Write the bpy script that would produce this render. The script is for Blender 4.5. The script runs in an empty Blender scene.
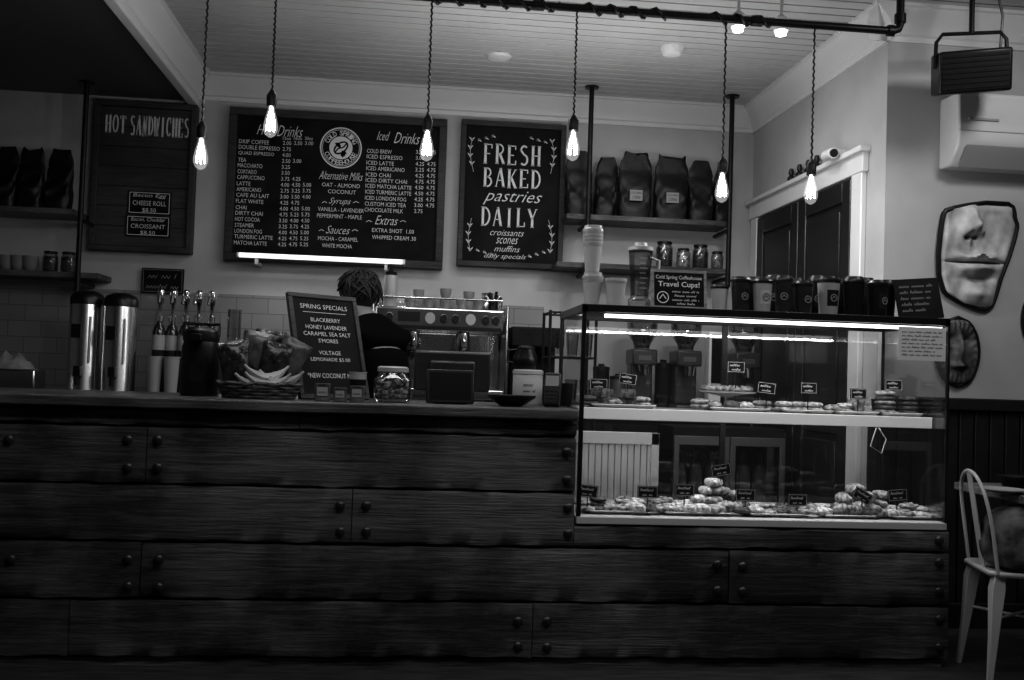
import bpy, bmesh, math, random
from mathutils import Vector, Matrix
random.seed(7)
S=bpy.context.scene; COL=S.collection
R=math.radians; V=Vector
# ---------------- camera ----------------
F=1000.0; CAM=V((0,0,1.16))
RM=(Matrix.Rotation(R(-6),3,'Z')@Matrix.Rotation(R(92),3,'X')@Matrix.Rotation(R(1.9),3,'Z'))
cd=bpy.data.cameras.new('camera'); cam=bpy.data.objects.new('camera',cd); COL.objects.link(cam)
cd.sensor_width=36; cd.lens=36*F/1024; cam.matrix_world=Matrix.Translation(CAM)@RM.to_4x4(); S.camera=cam
def at(u,v,Y):
    d=RM@V(((u-512)/F,(340-v)/F,-1)); return CAM+d*(Y/d.y)
def atx(u,v,X):
    d=RM@V(((u-512)/F,(340-v)/F,-1)); return CAM+d*(X/d.x)
def on(u,Y,z):
    v=375
    for _ in range(8):
        p=at(u,v,Y); v+=(p.z-z)*F/Y
    return V((p.x,Y,z))
S.view_settings.view_transform='Standard'; S.view_settings.gamma=.86; S.view_settings.exposure=.4
# ---------------- materials ----------------
def M(name,g,r=.5,m=0,noise=0,scale=10,st=(1,1,1),bump=0,emit=0,coat=0,tr=0,spec=None):
    mt=bpy.data.materials.new(name); mt.use_nodes=True; nt=mt.node_tree; N=nt.nodes; b=N['Principled BSDF']
    b.inputs['Base Color'].default_value=(g,g,g,1); b.inputs['Roughness'].default_value=r; b.inputs['Metallic'].default_value=m
    if spec is not None: b.inputs['Specular IOR Level'].default_value=spec
    if coat: b.inputs['Coat Weight'].default_value=coat
    if tr: b.inputs['Transmission Weight'].default_value=tr
    if emit:
        b.inputs['Emission Color'].default_value=(1,1,1,1); b.inputs['Emission Strength'].default_value=emit
    if noise or bump:
        tc=N.new('ShaderNodeTexCoord'); mp=N.new('ShaderNodeMapping'); nz=N.new('ShaderNodeTexNoise')
        mp.inputs['Scale'].default_value=st; nz.inputs['Scale'].default_value=scale; nz.inputs['Detail'].default_value=6
        nt.links.new(tc.outputs['Object'],mp.inputs[0]); nt.links.new(mp.outputs[0],nz.inputs['Vector'])
        if noise:
            cr=N.new('ShaderNodeValToRGB'); e=cr.color_ramp.elements
            a=max(0,g*(1-noise)); c=min(1,g*(1+noise)); e[0].position=.35; e[1].position=.65
            e[0].color=(a,a,a,1); e[1].color=(c,c,c,1)
            nt.links.new(nz.outputs['Fac'],cr.inputs[0]); nt.links.new(cr.outputs[0],b.inputs['Base Color'])
        if bump:
            bp=N.new('ShaderNodeBump'); bp.inputs['Strength'].default_value=bump; bp.inputs['Distance'].default_value=.01
            nt.links.new(nz.outputs['Fac'],bp.inputs['Height']); nt.links.new(bp.outputs[0],b.inputs['Normal'])
    return mt
def wood_mat(name,g,hi,rough=.42,bs=.9,p0=.46,p1=.84,sc=.42):
    mt=bpy.data.materials.new(name); mt.use_nodes=True; nt=mt.node_tree; N=nt.nodes; b=N['Principled BSDF']; L=nt.links
    tc=N.new('ShaderNodeTexCoord')
    mp=N.new('ShaderNodeMapping'); mp.inputs['Scale'].default_value=(.9,8,17); L.new(tc.outputs['Object'],mp.inputs[0])
    n1=N.new('ShaderNodeTexNoise'); n1.inputs['Scale'].default_value=3; n1.inputs['Detail'].default_value=12; n1.inputs['Roughness'].default_value=.85; n1.inputs['Distortion'].default_value=.6; L.new(mp.outputs[0],n1.inputs['Vector'])
    # saw scratches: strongly stretched noise on a diagonal
    m2=N.new('ShaderNodeMapping'); m2.inputs['Rotation'].default_value=(0,R(52),0); m2.inputs['Scale'].default_value=(4,3,90); L.new(tc.outputs['Object'],m2.inputs[0])
    w=N.new('ShaderNodeTexNoise'); w.inputs['Scale'].default_value=1.6; w.inputs['Detail'].default_value=4; L.new(m2.outputs[0],w.inputs['Vector'])
    n2=N.new('ShaderNodeTexNoise'); n2.inputs['Scale'].default_value=2.2; n2.inputs['Detail'].default_value=5; L.new(tc.outputs['Object'],n2.inputs['Vector'])
    c2=N.new('ShaderNodeValToRGB'); c2.color_ramp.elements[0].position=.38; c2.color_ramp.elements[1].position=.62; L.new(n2.outputs['Fac'],c2.inputs[0])
    mm=N.new('ShaderNodeMath'); mm.operation='MULTIPLY'; L.new(w.outputs['Fac'],mm.inputs[0]); L.new(c2.outputs[0],mm.inputs[1])
    ad=N.new('ShaderNodeMath'); ad.operation='MULTIPLY_ADD'; L.new(mm.outputs[0],ad.inputs[0]); ad.inputs[1].default_value=sc; L.new(n1.outputs['Fac'],ad.inputs[2])
    cr=N.new('ShaderNodeValToRGB'); e=cr.color_ramp.elements; e[0].position=p0; e[1].position=p1; e[0].color=(g,g,g,1); e[1].color=(hi,hi,hi,1)
    L.new(ad.outputs[0],cr.inputs[0]); L.new(cr.outputs[0],b.inputs['Base Color'])
    bp=N.new('ShaderNodeBump'); bp.inputs['Strength'].default_value=bs; bp.inputs['Distance'].default_value=.012
    L.new(ad.outputs[0],bp.inputs['Height']); L.new(bp.outputs[0],b.inputs['Normal']); b.inputs['Roughness'].default_value=rough
    return mt
def glass_mat(name,tint=.95,refl=.03,k=.3):
    mt=bpy.data.materials.new(name); mt.use_nodes=True; nt=mt.node_tree; N=nt.nodes; N.remove(N['Principled BSDF'])
    t=N.new('ShaderNodeBsdfTransparent'); t.inputs[0].default_value=(tint,tint,tint,1)
    g=N.new('ShaderNodeBsdfGlossy'); g.inputs['Roughness'].default_value=.03
    lw=N.new('ShaderNodeLayerWeight'); lw.inputs[0].default_value=.35
    ma=N.new('ShaderNodeMath'); ma.operation='MULTIPLY_ADD'; ma.inputs[1].default_value=k; ma.inputs[2].default_value=refl
    mx=N.new('ShaderNodeMixShader'); L=nt.links
    L.new(lw.outputs['Fresnel'],ma.inputs[0]); L.new(ma.outputs[0],mx.inputs[0]); L.new(t.outputs[0],mx.inputs[1]); L.new(g.outputs[0],mx.inputs[2])
    L.new(mx.outputs[0],N['Material Output'].inputs[0]); return mt
def brick_mat(name,g,mort):
    mt=bpy.data.materials.new(name); mt.use_nodes=True; nt=mt.node_tree; N=nt.nodes; b=N['Principled BSDF']; L=nt.links
    tc=N.new('ShaderNodeTexCoord'); mp=N.new('ShaderNodeMapping'); mp.inputs['Rotation'].default_value=(R(90),0,0)
    br=N.new('ShaderNodeTexBrick'); br.inputs['Color1'].default_value=(g,g,g,1); br.inputs['Color2'].default_value=(g*.9,g*.9,g*.9,1); br.inputs['Mortar'].default_value=(mort,mort,mort,1)
    br.inputs['Scale'].default_value=1; br.inputs['Brick Width'].default_value=.2; br.inputs['Row Height'].default_value=.1; br.inputs['Mortar Size'].default_value=.003
    L.new(tc.outputs['Object'],mp.inputs[0]); L.new(mp.outputs[0],br.inputs['Vector']); L.new(br.outputs[0],b.inputs['Base Color']); b.inputs['Roughness'].default_value=.25
    return mt
WALL=M('wall_paint',.4,.7,noise=.1,scale=2.5,bump=.05)
CEIL=M('ceiling_paint',.42,.5,noise=.06,scale=2)
TRIM=M('trim_paint',.6,.4)
TILE=brick_mat('wall_tile',.24,.14)
FLOOR=M('floor_boards',.03,.5,noise=.5,scale=6,st=(1,8,1))
WOOD=wood_mat('dark_sawn_wood',.002,.17,.42,1.0,.5,.88,.5)
WOOD2=wood_mat('counter_top_wood',.008,.14,.35,.7)
FRAMEW=wood_mat('frame_wood',.006,.055,.6,.5)
DARK=M('dark_paint',.012,.5,noise=.3,scale=8,spec=.25)
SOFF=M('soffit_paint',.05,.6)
BLACK=M('black_plastic',.005,.35,spec=.35)
MATTE=M('matte_black',.007,.7,noise=.3,scale=20,spec=.15)
BMET=M('black_iron',.01,.4,m=.4,noise=.3,scale=40,bump=.1,spec=.3)
BOLT=M('worn_iron',.035,.35,m=.6,noise=.4,scale=60,bump=.2)
CHALKB=M('chalkboard',.005,.6,noise=.8,scale=5,spec=.12)
CHALK=M('chalk',.62,.8)
CHALKD=M('chalk_soft',.25,.8)
STEEL=M('steel',.5,.25,m=1,noise=.1,scale=30,st=(1,1,8))
CHROME=M('chrome',.7,.14,m=1)
WHITE=M('white_enamel',.55,.4)
CERAM=M('white_ceramic',.5,.25)
PAPER=M('paper',.5,.8)
KRAFT=M('cup_paper',.36,.7)
PLAST=M('grey_plastic',.3,.4)
GLASS=glass_mat('clear_glass',.97,.03,.36)
JAR=glass_mat('jar_glass',.86,.08,.6)
TCUP=M('tinted_cup',.02,.15,coat=.4)
LED=M('led_strip',.9,.5,emit=2.4)
TUBE=M('light_tube',.9,.5,emit=1.1)
FIL=M('glowing_filament',1,.5,emit=40)
BULB=M('frosted_glow_glass',1,.3,emit=8)
BAG=M('coffee_bag_foil',.005,.45,noise=.3,scale=9,bump=.7,spec=.35)
SNACK=M('snack_bag_film',.07,.3,noise=.95,scale=16,bump=.4)
PAST=M('golden_pastry',.2,.55,noise=.8,scale=45,bump=1)
PASTD=M('dark_pastry',.05,.6,noise=.8,scale=60,bump=1)
PASTL=M('sugar_pastry',.34,.7,noise=.75,scale=60,bump=1)
BAN=M('banana_skin',.34,.5,noise=.3,scale=12)
WICK=M('wicker',.06,.7,noise=.7,scale=30,st=(1,1,4),bump=1)
SKIN=M('skin',.22,.5); HAIR=M('hair',.008,.55,noise=.5,scale=60,st=(3,3,1),bump=.8,spec=.4)
CLOTH=M('black_cloth',.003,.95,bump=.6,scale=12,spec=.02); CLOTH2=M('patterned_fabric',.06,.9,noise=1,scale=13,bump=.8,spec=.1)
TOWEL=M('pale_towel',.2,.9,noise=.2,scale=20,bump=.8)
CLAY=M('cast_plaster',.42,.85,noise=.3,scale=9,bump=.4,spec=.2)
CLAYD=M('dark_clay',.06,.55,noise=.9,scale=14,bump=.5)
SCREEN=M('dark_screen',.003,.35,spec=.15)
WOODL=M('light_wood',.2,.6,noise=.4,scale=12,st=(1,1,6))
# ---------------- builders ----------------
def link(o): COL.objects.link(o); return o
def tag(o,label=None,cat=None,group=None,kind=None):
    if label: o['label']=label
    if cat: o['category']=cat
    if group: o['group']=group
    if kind: o['kind']=kind
    return o
def E(name,label,cat,loc=(0,0,0),rz=0,group=None):
    o=bpy.data.objects.new(name,None); o.empty_display_size=.05; o.location=loc; o.rotation_euler=(0,0,rz); link(o)
    return tag(o,label,cat,group)
class B:
    def __init__(s): s.bm=bmesh.new()
    def box(s,x0,x1,y0,y1,z0,z1,m=None):
        vs=[V((x,y,z)) for x in (x0,x1) for y in (y0,y1) for z in (z0,z1)]
        if m: vs=[m@v for v in vs]
        v=[s.bm.verts.new(q) for q in vs]
        for f in ((0,1,3,2),(4,6,7,5),(0,4,5,1),(2,3,7,6),(0,2,6,4),(1,5,7,3)): s.bm.faces.new([v[i] for i in f])
        return s
    def loft(s,rings,cap=True,closed=False):
        rr=[[s.bm.verts.new(p) for p in r] for r in rings]; n=len(rr[0])
        k=len(rr) if closed else len(rr)-1
        for i in range(k):
            a=rr[i]; b=rr[(i+1)%len(rr)]
            for j in range(n): s.bm.faces.new((a[j],a[(j+1)%n],b[(j+1)%n],b[j]))
        if cap and not closed:
            s.bm.faces.new(list(reversed(rr[0]))); s.bm.faces.new(rr[-1])
        return s
    def lathe(s,prof,c=(0,0,0),seg=24,sx=1,sy=1,cap=True):
        c=V(c)
        return s.loft([[c+V((max(r,.0002)*sx*math.cos(2*math.pi*j/seg),max(r,.0002)*sy*math.sin(2*math.pi*j/seg),z)) for j in range(seg)] for r,z in prof],cap)
    def tube(s,pts,r,seg=8,closed=False,flat=1):
        pts=[V(p) for p in pts]; n=len(pts); rs=r if isinstance(r,(list,tuple)) else [r]*n
        T=[]
        for i in range(n):
            a=pts[i-1] if (i>0 or closed) else pts[i]; b=pts[(i+1)%n] if (i<n-1 or closed) else pts[i]
            T.append((b-a).normalized())
        up=V((0,0,1)) if abs(T[0].z)<.9 else V((1,0,0))
        rings=[]
        for i in range(n):
            x=up.cross(T[i])
            if x.length<1e-5: x=V((1,0,0)).cross(T[i])
            x.normalize(); y=T[i].cross(x).normalized(); up=y
            rings.append([pts[i]+x*rs[i]*math.cos(2*math.pi*j/seg)+y*rs[i]*flat*math.sin(2*math.pi*j/seg) for j in range(seg)])
        return s.loft(rings,True,closed)
    def cyl(s,p0,p1,r0,r1=None,seg=16):
        return s.tube([p0,p1],[r0,r0 if r1 is None else r1],seg)
    def ball(s,c,r,sc=(1,1,1),seg=12):
        c=V(c); k=max(4,seg//2+2); rings=[]
        for i in range(k):
            t=-math.pi/2+math.pi*(i+.001 if i==0 else (i-.001 if i==k-1 else i))/(k-1)
            rings.append([c+V((sc[0]*r*math.cos(t)*math.cos(2*math.pi*j/seg),sc[1]*r*math.cos(t)*math.sin(2*math.pi*j/seg),sc[2]*r*math.sin(t))) for j in range(seg)])
        return s.loft(rings)
    def prism(s,pts,axis,a,b):
        def mk(p,t):
            return V((t,p[0],p[1])) if axis=='x' else (V((p[0],t,p[1])) if axis=='y' else V((p[0],p[1],t)))
        return s.loft([[mk(p,a) for p in pts],[mk(p,b) for p in pts]])
    def out(s,name,mat,parent=None,loc=None,rot=None,bev=0,ang=40,sub=0,label=None,flat=False):
        bmesh.ops.recalc_face_normals(s.bm,faces=s.bm.faces)
        me=bpy.data.meshes.new(name); s.bm.to_mesh(me); s.bm.free(); me.materials.append(mat)
        if not flat:
            me.shade_smooth(); me.set_sharp_from_angle(angle=R(ang))
        o=link(bpy.data.objects.new(name,me))
        if parent: o.parent=parent
        if loc is not None: o.location=loc
        if rot: o.rotation_euler=rot
        if bev:
            md=o.modifiers.new('bevel','BEVEL'); md.width=bev; md.segments=2; md.limit_method='ANGLE'
        if sub:
            md=o.modifiers.new('subd','SUBSURF'); md.levels=sub; md.render_levels=sub
        if label: o['label']=label
        return o
def dup(o,loc=None,rz=None,label=None,parent=None,sc=None):
    n=o.copy(); link(n)
    if parent: n.parent=parent; n.matrix_parent_inverse=o.matrix_parent_inverse
    if loc is not None: n.location=loc
    if rz is not None: n.rotation_euler=(n.rotation_euler[0],n.rotation_euler[1],rz)
    if label: n['label']=label
    if sc: n.scale=sc
    for c in o.children: dup(c,parent=n)
    return n
def arc(cx,cz,rx,rz,a0,a1,n=12): return [(cx+rx*math.cos(R(a0+(a1-a0)*i/n)),cz+rz*math.sin(R(a0+(a1-a0)*i/n))) for i in range(n+1)]
TK,TN=.17,.07
# hand lettered serif capitals: list of (points, width); stems get serifs
GL={'H':[([(.2,0),(.2,1)],TK,1),([(.8,0),(.8,1)],TK,1),([(.2,.5),(.8,.5)],TN,0)],
'O':[(arc(.5,.5,.37,.46,0,360,20),.13,0)],
'T':[([(.5,0),(.5,1)],TK,1),([(.06,.96),(.94,.96)],TN,0),([(.07,.8),(.07,.98)],TN,0),([(.93,.8),(.93,.98)],TN,0)],
'S':[(arc(.5,.73,.3,.23,40,180)+arc(.5,.27,.32,.25,90,-140),.13,0)],
'A':[([(.12,0),(.48,1)],TN,0),([(.5,1),(.86,0)],TK,0),([(.25,.35),(.72,.35)],TN,0),([(.02,.02),(.24,.02)],.05,0),([(.74,.02),(1,.02)],.05,0)],
'N':[([(.2,0),(.2,1)],TN,1),([(.2,1),(.8,0)],TK,0),([(.8,0),(.8,1)],TN,1)],
'D':[([(.2,0),(.2,1)],TK,1),(arc(.3,.5,.56,.47,90,-90),.12,0)],
'W':[([(.05,1),(.28,0)],TK,0),([(.28,0),(.5,.9)],TN,0),([(.5,.9),(.72,0)],TK,0),([(.72,0),(.95,1)],TN,0),([(-.05,.98),(.16,.98)],.05,0),([(.84,.98),(1.05,.98)],.05,0)],
'I':[([(.5,0),(.5,1)],TK,1)],
'C':[(arc(.53,.5,.38,.46,45,315,16),.13,0),([(.84,.68),(.84,.95)],TN,0)],
'E':[([(.22,0),(.22,1)],TK,1),([(.22,.96),(.82,.96)],TN,0),([(.22,.5),(.68,.5)],TN,0),([(.22,.04),(.86,.04)],TN,0),([(.82,.78),(.82,.98)],TN,0),([(.86,.02),(.86,.24)],TN,0)],
'F':[([(.25,0),(.25,1)],TK,1),([(.25,.96),(.85,.96)],TN,0),([(.25,.5),(.7,.5)],TN,0),([(.85,.76),(.85,.98)],TN,0)],
'R':[([(.22,0),(.22,1)],TK,1),(arc(.4,.74,.38,.23,90,-90),.1,0),([(.22,.97),(.42,.97)],TN,0),([(.22,.51),(.42,.51)],TN,0),([(.48,.5),(.88,0)],TK,0),([(.8,.02),(1,.02)],.05,0)],
'B':[([(.22,0),(.22,1)],TK,1),(arc(.4,.75,.34,.22,90,-90),.1,0),(arc(.4,.27,.42,.25,90,-90),.12,0),([(.22,.97),(.42,.97)],TN,0),([(.22,.03),(.42,.03)],TN,0)],
'K':[([(.22,0),(.22,1)],TK,1),([(.28,.42),(.82,1)],TN,0),([(.42,.55),(.86,0)],TK,0),([(.76,.02),(1,.02)],.05,0),([(.7,.98),(.94,.98)],.05,0)],
'L':[([(.25,0),(.25,1)],TK,1),([(.25,.04),(.88,.04)],TN,0),([(.88,.02),(.88,.26)],TN,0)],
'Y':[([(.5,0),(.5,.48)],TK,0),([(.12,1),(.5,.46)],TK,0),([(.88,1),(.5,.46)],TN,0),([(.32,.02),(.68,.02)],.05,0),([(0,.98),(.26,.98)],.05,0),([(.76,.98),(1,.98)],.05,0)]}
class Let:
    def __init__(s): s.bm=bmesh.new()
    def put(s,txt,x0,x1,z0,z1,shear=0,bold=0,ang=0,y=0):
        cu=bpy.data.curves.new('t','FONT'); cu.body=txt; cu.shear=shear; cu.offset=(bold*.5-.008) if bold<.05 else bold; cu.resolution_u=2
        o=bpy.data.objects.new('t',cu); me=bpy.data.meshes.new_from_object(o)
        if len(me.vertices)==0: return
        xs=[v.co.x for v in me.vertices]; ys=[v.co.y for v in me.vertices]
        a,b,c,d=min(xs),max(xs),min(ys),max(ys)
        h=(z1-z0); sy=h/max(d-c,1e-4)
        if x1 is None: sx=sy*.85; 
        else: sx=(x1-x0)/max(b-a,1e-4)
        ca,sa=math.cos(ang),math.sin(ang); cx=x0+(b-a)*sx/2; cz=(z0+z1)/2
        for v in me.vertices:
            X=x0+(v.co.x-a)*sx-cx; Z=z0+(v.co.y-c)*sy-cz
            v.co=V((cx+X*ca-Z*sa,y,cz+X*sa+Z*ca))
        s.bm.from_mesh(me); bpy.data.meshes.remove(me); bpy.data.objects.remove(o); bpy.data.curves.remove(cu)
    def serif(s,txt,x0,x1,z0,z1,k=1.0,jig=0):
        n=len(txt); cw=(x1-x0)/n; h=z1-z0
        for i,ch in enumerate(txt):
            if ch not in GL: continue
            ox=x0+i*cw+cw*.07; w=cw*.86; dz=jig*h*math.sin(i*2.3)
            for pts,wd,sf in GL[ch]:
                s.stroke([(ox+p[0]*w,z0+dz+p[1]*h) for p in pts],wd*(w+h*.5)/1.5*k)
                if sf:
                    for p in pts: s.stroke([(ox+(p[0]-.17)*w,z0+dz+(.97*p[1]+.015)*h),(ox+(p[0]+.17)*w,z0+dz+(.97*p[1]+.015)*h)],h*.05)
    def scrib(s,x0,x1,z,h,w,seed=0):
        rg=random.Random(seed+int(x0*1000)); x=x0; up=1
        while x<x1-h*.4:
            n=rg.randint(3,7); pts=[]
            for i in range(n*2):
                if x>x1: break
                pts.append((x,z+(h*(.8 if rg.random()<.25 else .5) if i%2 else 0))); x+=h*.28
            s.stroke(pts,w); x+=h*.35
    def ring(s,cx,cz,r,w,seg=40,y=0):
        a=[s.bm.verts.new((cx+r*math.cos(t*2*math.pi/seg),y,cz+r*math.sin(t*2*math.pi/seg))) for t in range(seg)]
        b=[s.bm.verts.new((cx+(r-w)*math.cos(t*2*math.pi/seg),y,cz+(r-w)*math.sin(t*2*math.pi/seg))) for t in range(seg)]
        for i in range(seg): s.bm.faces.new((a[i],a[(i+1)%seg],b[(i+1)%seg],b[i]))
    def stroke(s,pts,w,y=0):
        for (x0,z0),(x1,z1) in zip(pts,pts[1:]):
            d=V((x1-x0,z1-z0)); 
            if d.length<1e-6: continue
            n=V((-d.y,d.x)).normalized()*w/2
            s.bm.faces.new([s.bm.verts.new(q) for q in ((x0-n.x,y,z0-n.y),(x1-n.x,y,z1-n.y),(x1+n.x,y,z1+n.y),(x0+n.x,y,z0+n.y))])
    def poly(s,pts,y=0): s.bm.faces.new([s.bm.verts.new((p[0],y,p[1])) for p in pts])
    def leaf(s,x,z,a,l,w,y=0):
        p=[(0,0),(l*.5,w),(l,0),(l*.5,-w)]; c,d=math.cos(a),math.sin(a)
        s.bm.faces.new([s.bm.verts.new((x+q[0]*c-q[1]*d,y,z+q[0]*d+q[1]*c)) for q in p])
    def out(s,parent,mat=None,y=0,rot=None,name='lettering',loc=None):
        me=bpy.data.meshes.new(name); s.bm.to_mesh(me); s.bm.free(); me.materials.append(mat or CHALK)
        o=link(bpy.data.objects.new(name,me)); o.parent=parent; o.location=loc if loc else (0,y,0)
        if rot: o.rotation_euler=rot
        return o
# ---------------- room ----------------
HC=3.03; YW=6.6; XR=on(950,4.0,1.0).x; XC=XR+.03; YW2=4.68; XL=on(577,4.0,1.0).x
def st(o): o['kind']='structure'; return o
st(B().box(-4.6,6,-2,6.75,-.1,0).out('floor',FLOOR))
b=B(); y=-2.0
while y<6.6:
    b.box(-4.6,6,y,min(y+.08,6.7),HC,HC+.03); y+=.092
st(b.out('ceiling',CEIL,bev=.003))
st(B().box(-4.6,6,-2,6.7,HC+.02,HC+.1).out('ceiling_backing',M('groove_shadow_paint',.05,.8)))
st(B().box(-4.6,XC+.2,YW,YW+.15,0,HC).out('wall_back',WALL))
st(B().box(XC,XC+.14,YW2+.14,YW,0,HC).out('wall_right',WALL))
st(B().box(XC,6,YW2,YW2+.14,1.1,HC).out('wall_front',WALL))
st(B().box(-4.75,-4.6,-2,6.75,0,HC).out('wall_left',WALL))
b=B(); x=XC
b.box(XC+.001,6,YW2+.01,YW2+.14,0,1.1)
while x<5: b.box(x+.004,x+.074,YW2-.012,YW2+.02,.1,1.07); x+=.08
st(b.out('wall_wainscot',DARK,bev=.003))
st(B().box(XC,6,YW2-.04,YW2+.02,1.06,1.12).out('trim_1',DARK,bev=.006))
st(B().box(XC,6,YW2-.03,YW2,0,.12).out('baseboard_front',DARK,bev=.004))
XS=-1.42
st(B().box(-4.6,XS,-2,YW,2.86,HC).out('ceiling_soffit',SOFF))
def crown(sz,off=0):
    return [(0,0),(0,-sz),(.012,-sz),(.018,-sz*.85),(.03,-sz*.8),(.05,-sz*.5),(.09,-sz*.2),(.1,-sz*.12),(.115,-sz*.1),(.115,0)]
st(B().prism([(YW-p[0],HC+p[1]) for p in crown(.16)],'x',XS,XC).out('trim_2',TRIM,ang=25))
st(B().prism([(XC-p[0],HC+p[1]) for p in crown(.16)],'y',YW2-.11,YW).out('trim_3',TRIM,ang=25))
st(B().prism([(YW2-p[0],HC+p[1]) for p in crown(.16)],'x',XC-.11,5.8).out('trim_4',TRIM,ang=25))
st(B().prism([(XS+p[0],HC+p[1]-.002) for p in crown(.18)],'y',-2,YW).out('trim_5',TRIM,ang=25))
st(B().box(XS-.03,XS+.03,-2,YW,2.82,2.87).out('trim_6',TRIM,bev=.008))
st(B().box(-4.5,.9,YW-.012,YW,.95,1.62).out('wall_tiles',TILE))
d0,d1,dz=5.0,6.42,2.26
st(B().box(XC-.03,XC+.001,d0-.12,d0,0,dz+.12).box(XC-.03,XC+.001,d1,d1+.12,0,dz+.12).box(XC-.035,XC+.001,d0-.14,d1+.14,dz,dz+.12).box(XC-.06,XC,d0-.16,d1+.16,dz+.1,dz+.13).out('trim_7',TRIM,bev=.006))
b=B().box(XC-.012,XC,d0,d1,0,dz)
for k in range(2):
    y0=d0+.0+k*(d1-d0)/2; y1=y0+(d1-d0)/2
    for a,c in ((y0+.01,y0+.11),(y1-.11,y1-.01)): b.box(XC-.03,XC,a,c,.01,dz-.01)
    for z0,z1 in ((.01,.2),(.9,1.02),(1.62,1.7),(dz-.12,dz-.01)): b.box(XC-.03,XC,y0+.11,y1-.11,z0,z1)
    for z0,z1 in ((.24,.86),(1.06,1.58),(1.74,dz-.16)): b.box(XC-.024,XC,y0+.15,y1-.15,z0,z1)
st(b.out('door_1',M('door_paint',.012,.35),bev=.006))
# ---------------- counter ----------------
CT=1.03; zr=[at(300,v,4.0).z for v in (414,430,487,543,600,657)]
cn=E('bar_counter','dark rough-sawn plank counter front with round bolt heads','counter',(0,0,0))
X0=-3.3; low=at(577,513.5,4.0).z
B().box(X0,XL,4.03,4.62,.08,CT-.05).box(XL,XR-.02,4.03,4.62,.08,low-.045).box(X0,XR-.05,4.08,4.6,0,.1).out('body',DARK,cn)
px=lambda u,v: at(u,v,4.0).x
pl=[]
def row(z1,z0,us,v):
    for a,c in zip(us,us[1:]): pl.append((a+.0018,c-.0018,z0+.0018,z1-.0018))
row(CT-.047,zr[1],[X0,px(300,420),XL],420)
row(zr[1],zr[2],[X0,px(147,455),XL],455)
row(zr[2],zr[3],[X0,px(352,515),XL],515)
row(low-.045,zr[3],[XL,XR],540)
row(zr[3],zr[4],[X0,px(141,570),px(728,575),XR],570)
row(zr[4],zr[5],[X0,px(70,630),px(532,630),XR],630)
b=B()
def plank(a,c,z0,z1):
    n=max(4,int((c-a)/.04)); y=3.985+random.uniform(0,.012); sd=random.uniform(0,50); rings=[]
    for i in range(n+1):
        x=a+(c-a)*i/n; w1=.003*math.sin(x*7+sd)+.003*math.sin(x*23+sd)+random.uniform(-.0015,.0015); w0=.003*math.sin(x*9+sd*2)+.003*math.sin(x*31+sd)+random.uniform(-.0015,.0015)
        f=.0025*math.sin(x*5+sd*3)
        m1,m0=z0+(z1-z0)*.66,z0+(z1-z0)*.33
        rings.append([V((x,4.032,z0+.001)),V((x,y+.006,z0+.001+abs(w0))),V((x,y,z0+.007+w0)),V((x,y+f,m0)),V((x,y-f,m1)),V((x,y,z1-.007+w1)),V((x,y+.006,z1-.001-abs(w1))),V((x,4.032,z1-.001))])
    b.loft(rings)
for q_ in pl: plank(*q_)
b.box(XR-.022,XR,4.032,4.62,.1,low-.05)
b.box(X0,XR-.02,4.0,4.03,.0,zr[5]-.004)
b.out('plank_cladding',WOOD,cn,ang=50)
bolts=[(127,440),(127,468),(157,440),(157,468),(567,452),(567,480),(340,506),(340,532),(366,506),(366,532),(127,560),(127,587),(158,560),(158,588),(718,565),(718,591),(743,567),(743,592),(518,622),(518,647),(547,622),(547,648),(568,508),(568,534),(940,563),(940,592),(940,620),(940,648),(940,541),(8,440),(10,560)]
bo=None
for u,v in bolts:
    p=at(u,v,3.98)
    if bo is None: bo=B().lathe([(.019,-.012),(.019,.003),(.014,.008),(.006,.011),(0,.0112)],seg=14).out('bolt',BOLT,cn,loc=(p.x,3.985,p.z),rot=(R(90),0,0),label='round iron bolt head')
    else:
        n=bo.copy(); link(n); n.parent=cn; n.location=(p.x,3.985,p.z)
tag(B().box(X0,XL,3.95,4.68,CT-.045,CT).out('countertop',WOOD2,bev=.008),'thick dark wooden countertop with worn edge','countertop')
# ---------------- display case ----------------
zt=at(765,311,4.0).z; zb=low-.012
cs=E('display_case','glass pastry display case with black frame and lit shelves','display case',(0,0,0))
xa,xb,ya,yb=XL+.01,XR-.005,4.0,4.6; t=.022
b=B()
for x in (xa,xb-t*.5):
    for y in (ya,yb-t): b.box(x,x+t*.5 if x!=xa else x+t*.8,y,y+t*.7,zb,zt)
b.box(xa,xb,ya,ya+t,zt-.03,zt).box(xa,xb,yb-t,yb,zt-.034,zt).box(xa,xa+t,ya,yb,zt-.034,zt).box(xb-t,xb,ya,yb,zt-.034,zt)
b.out('frame',BLACK,cs,bev=.002)
B().box(xa,xb,ya,yb,zb-.03,zb).out('deck',M('deck_enamel',.4,.4),cs,bev=.003)
B().box(xa+.01,xb-.01,ya+.004,ya+.01,zb,zt-.03).out('front_glass',GLASS,cs)
B().box(xb-.012,xb-.006,ya+.02,yb-.02,zb,zt-.034).out('side_glass',GLASS,cs)
B().box(xa+.004,xa+.01,ya+.02,yb-.02,zb,zt-.034).out('side_glass',GLASS,cs)
B().box(xa+.02,xb-.02,ya+.02,yb-.02,zt-.012,zt-.002).out('top_panel',M('dark_glass_top',.02,.15),cs)
B().box(xa+.03,(xa+xb)/2+.01,yb-.016,yb-.01,zb,zt-.034).out('sliding_door',GLASS,cs)
B().box((xa+xb)/2-.01,xb-.03,yb-.008,yb-.002,zb,zt-.034).out('sliding_door',GLASS,cs)
xm=(xa+xb)/2
B().box(xm-.012,xm+.012,yb-.02,yb-.001,zb,zt-.034).out('door_stile',BLACK,cs)
zs=at(765,413,4.12).z
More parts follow.
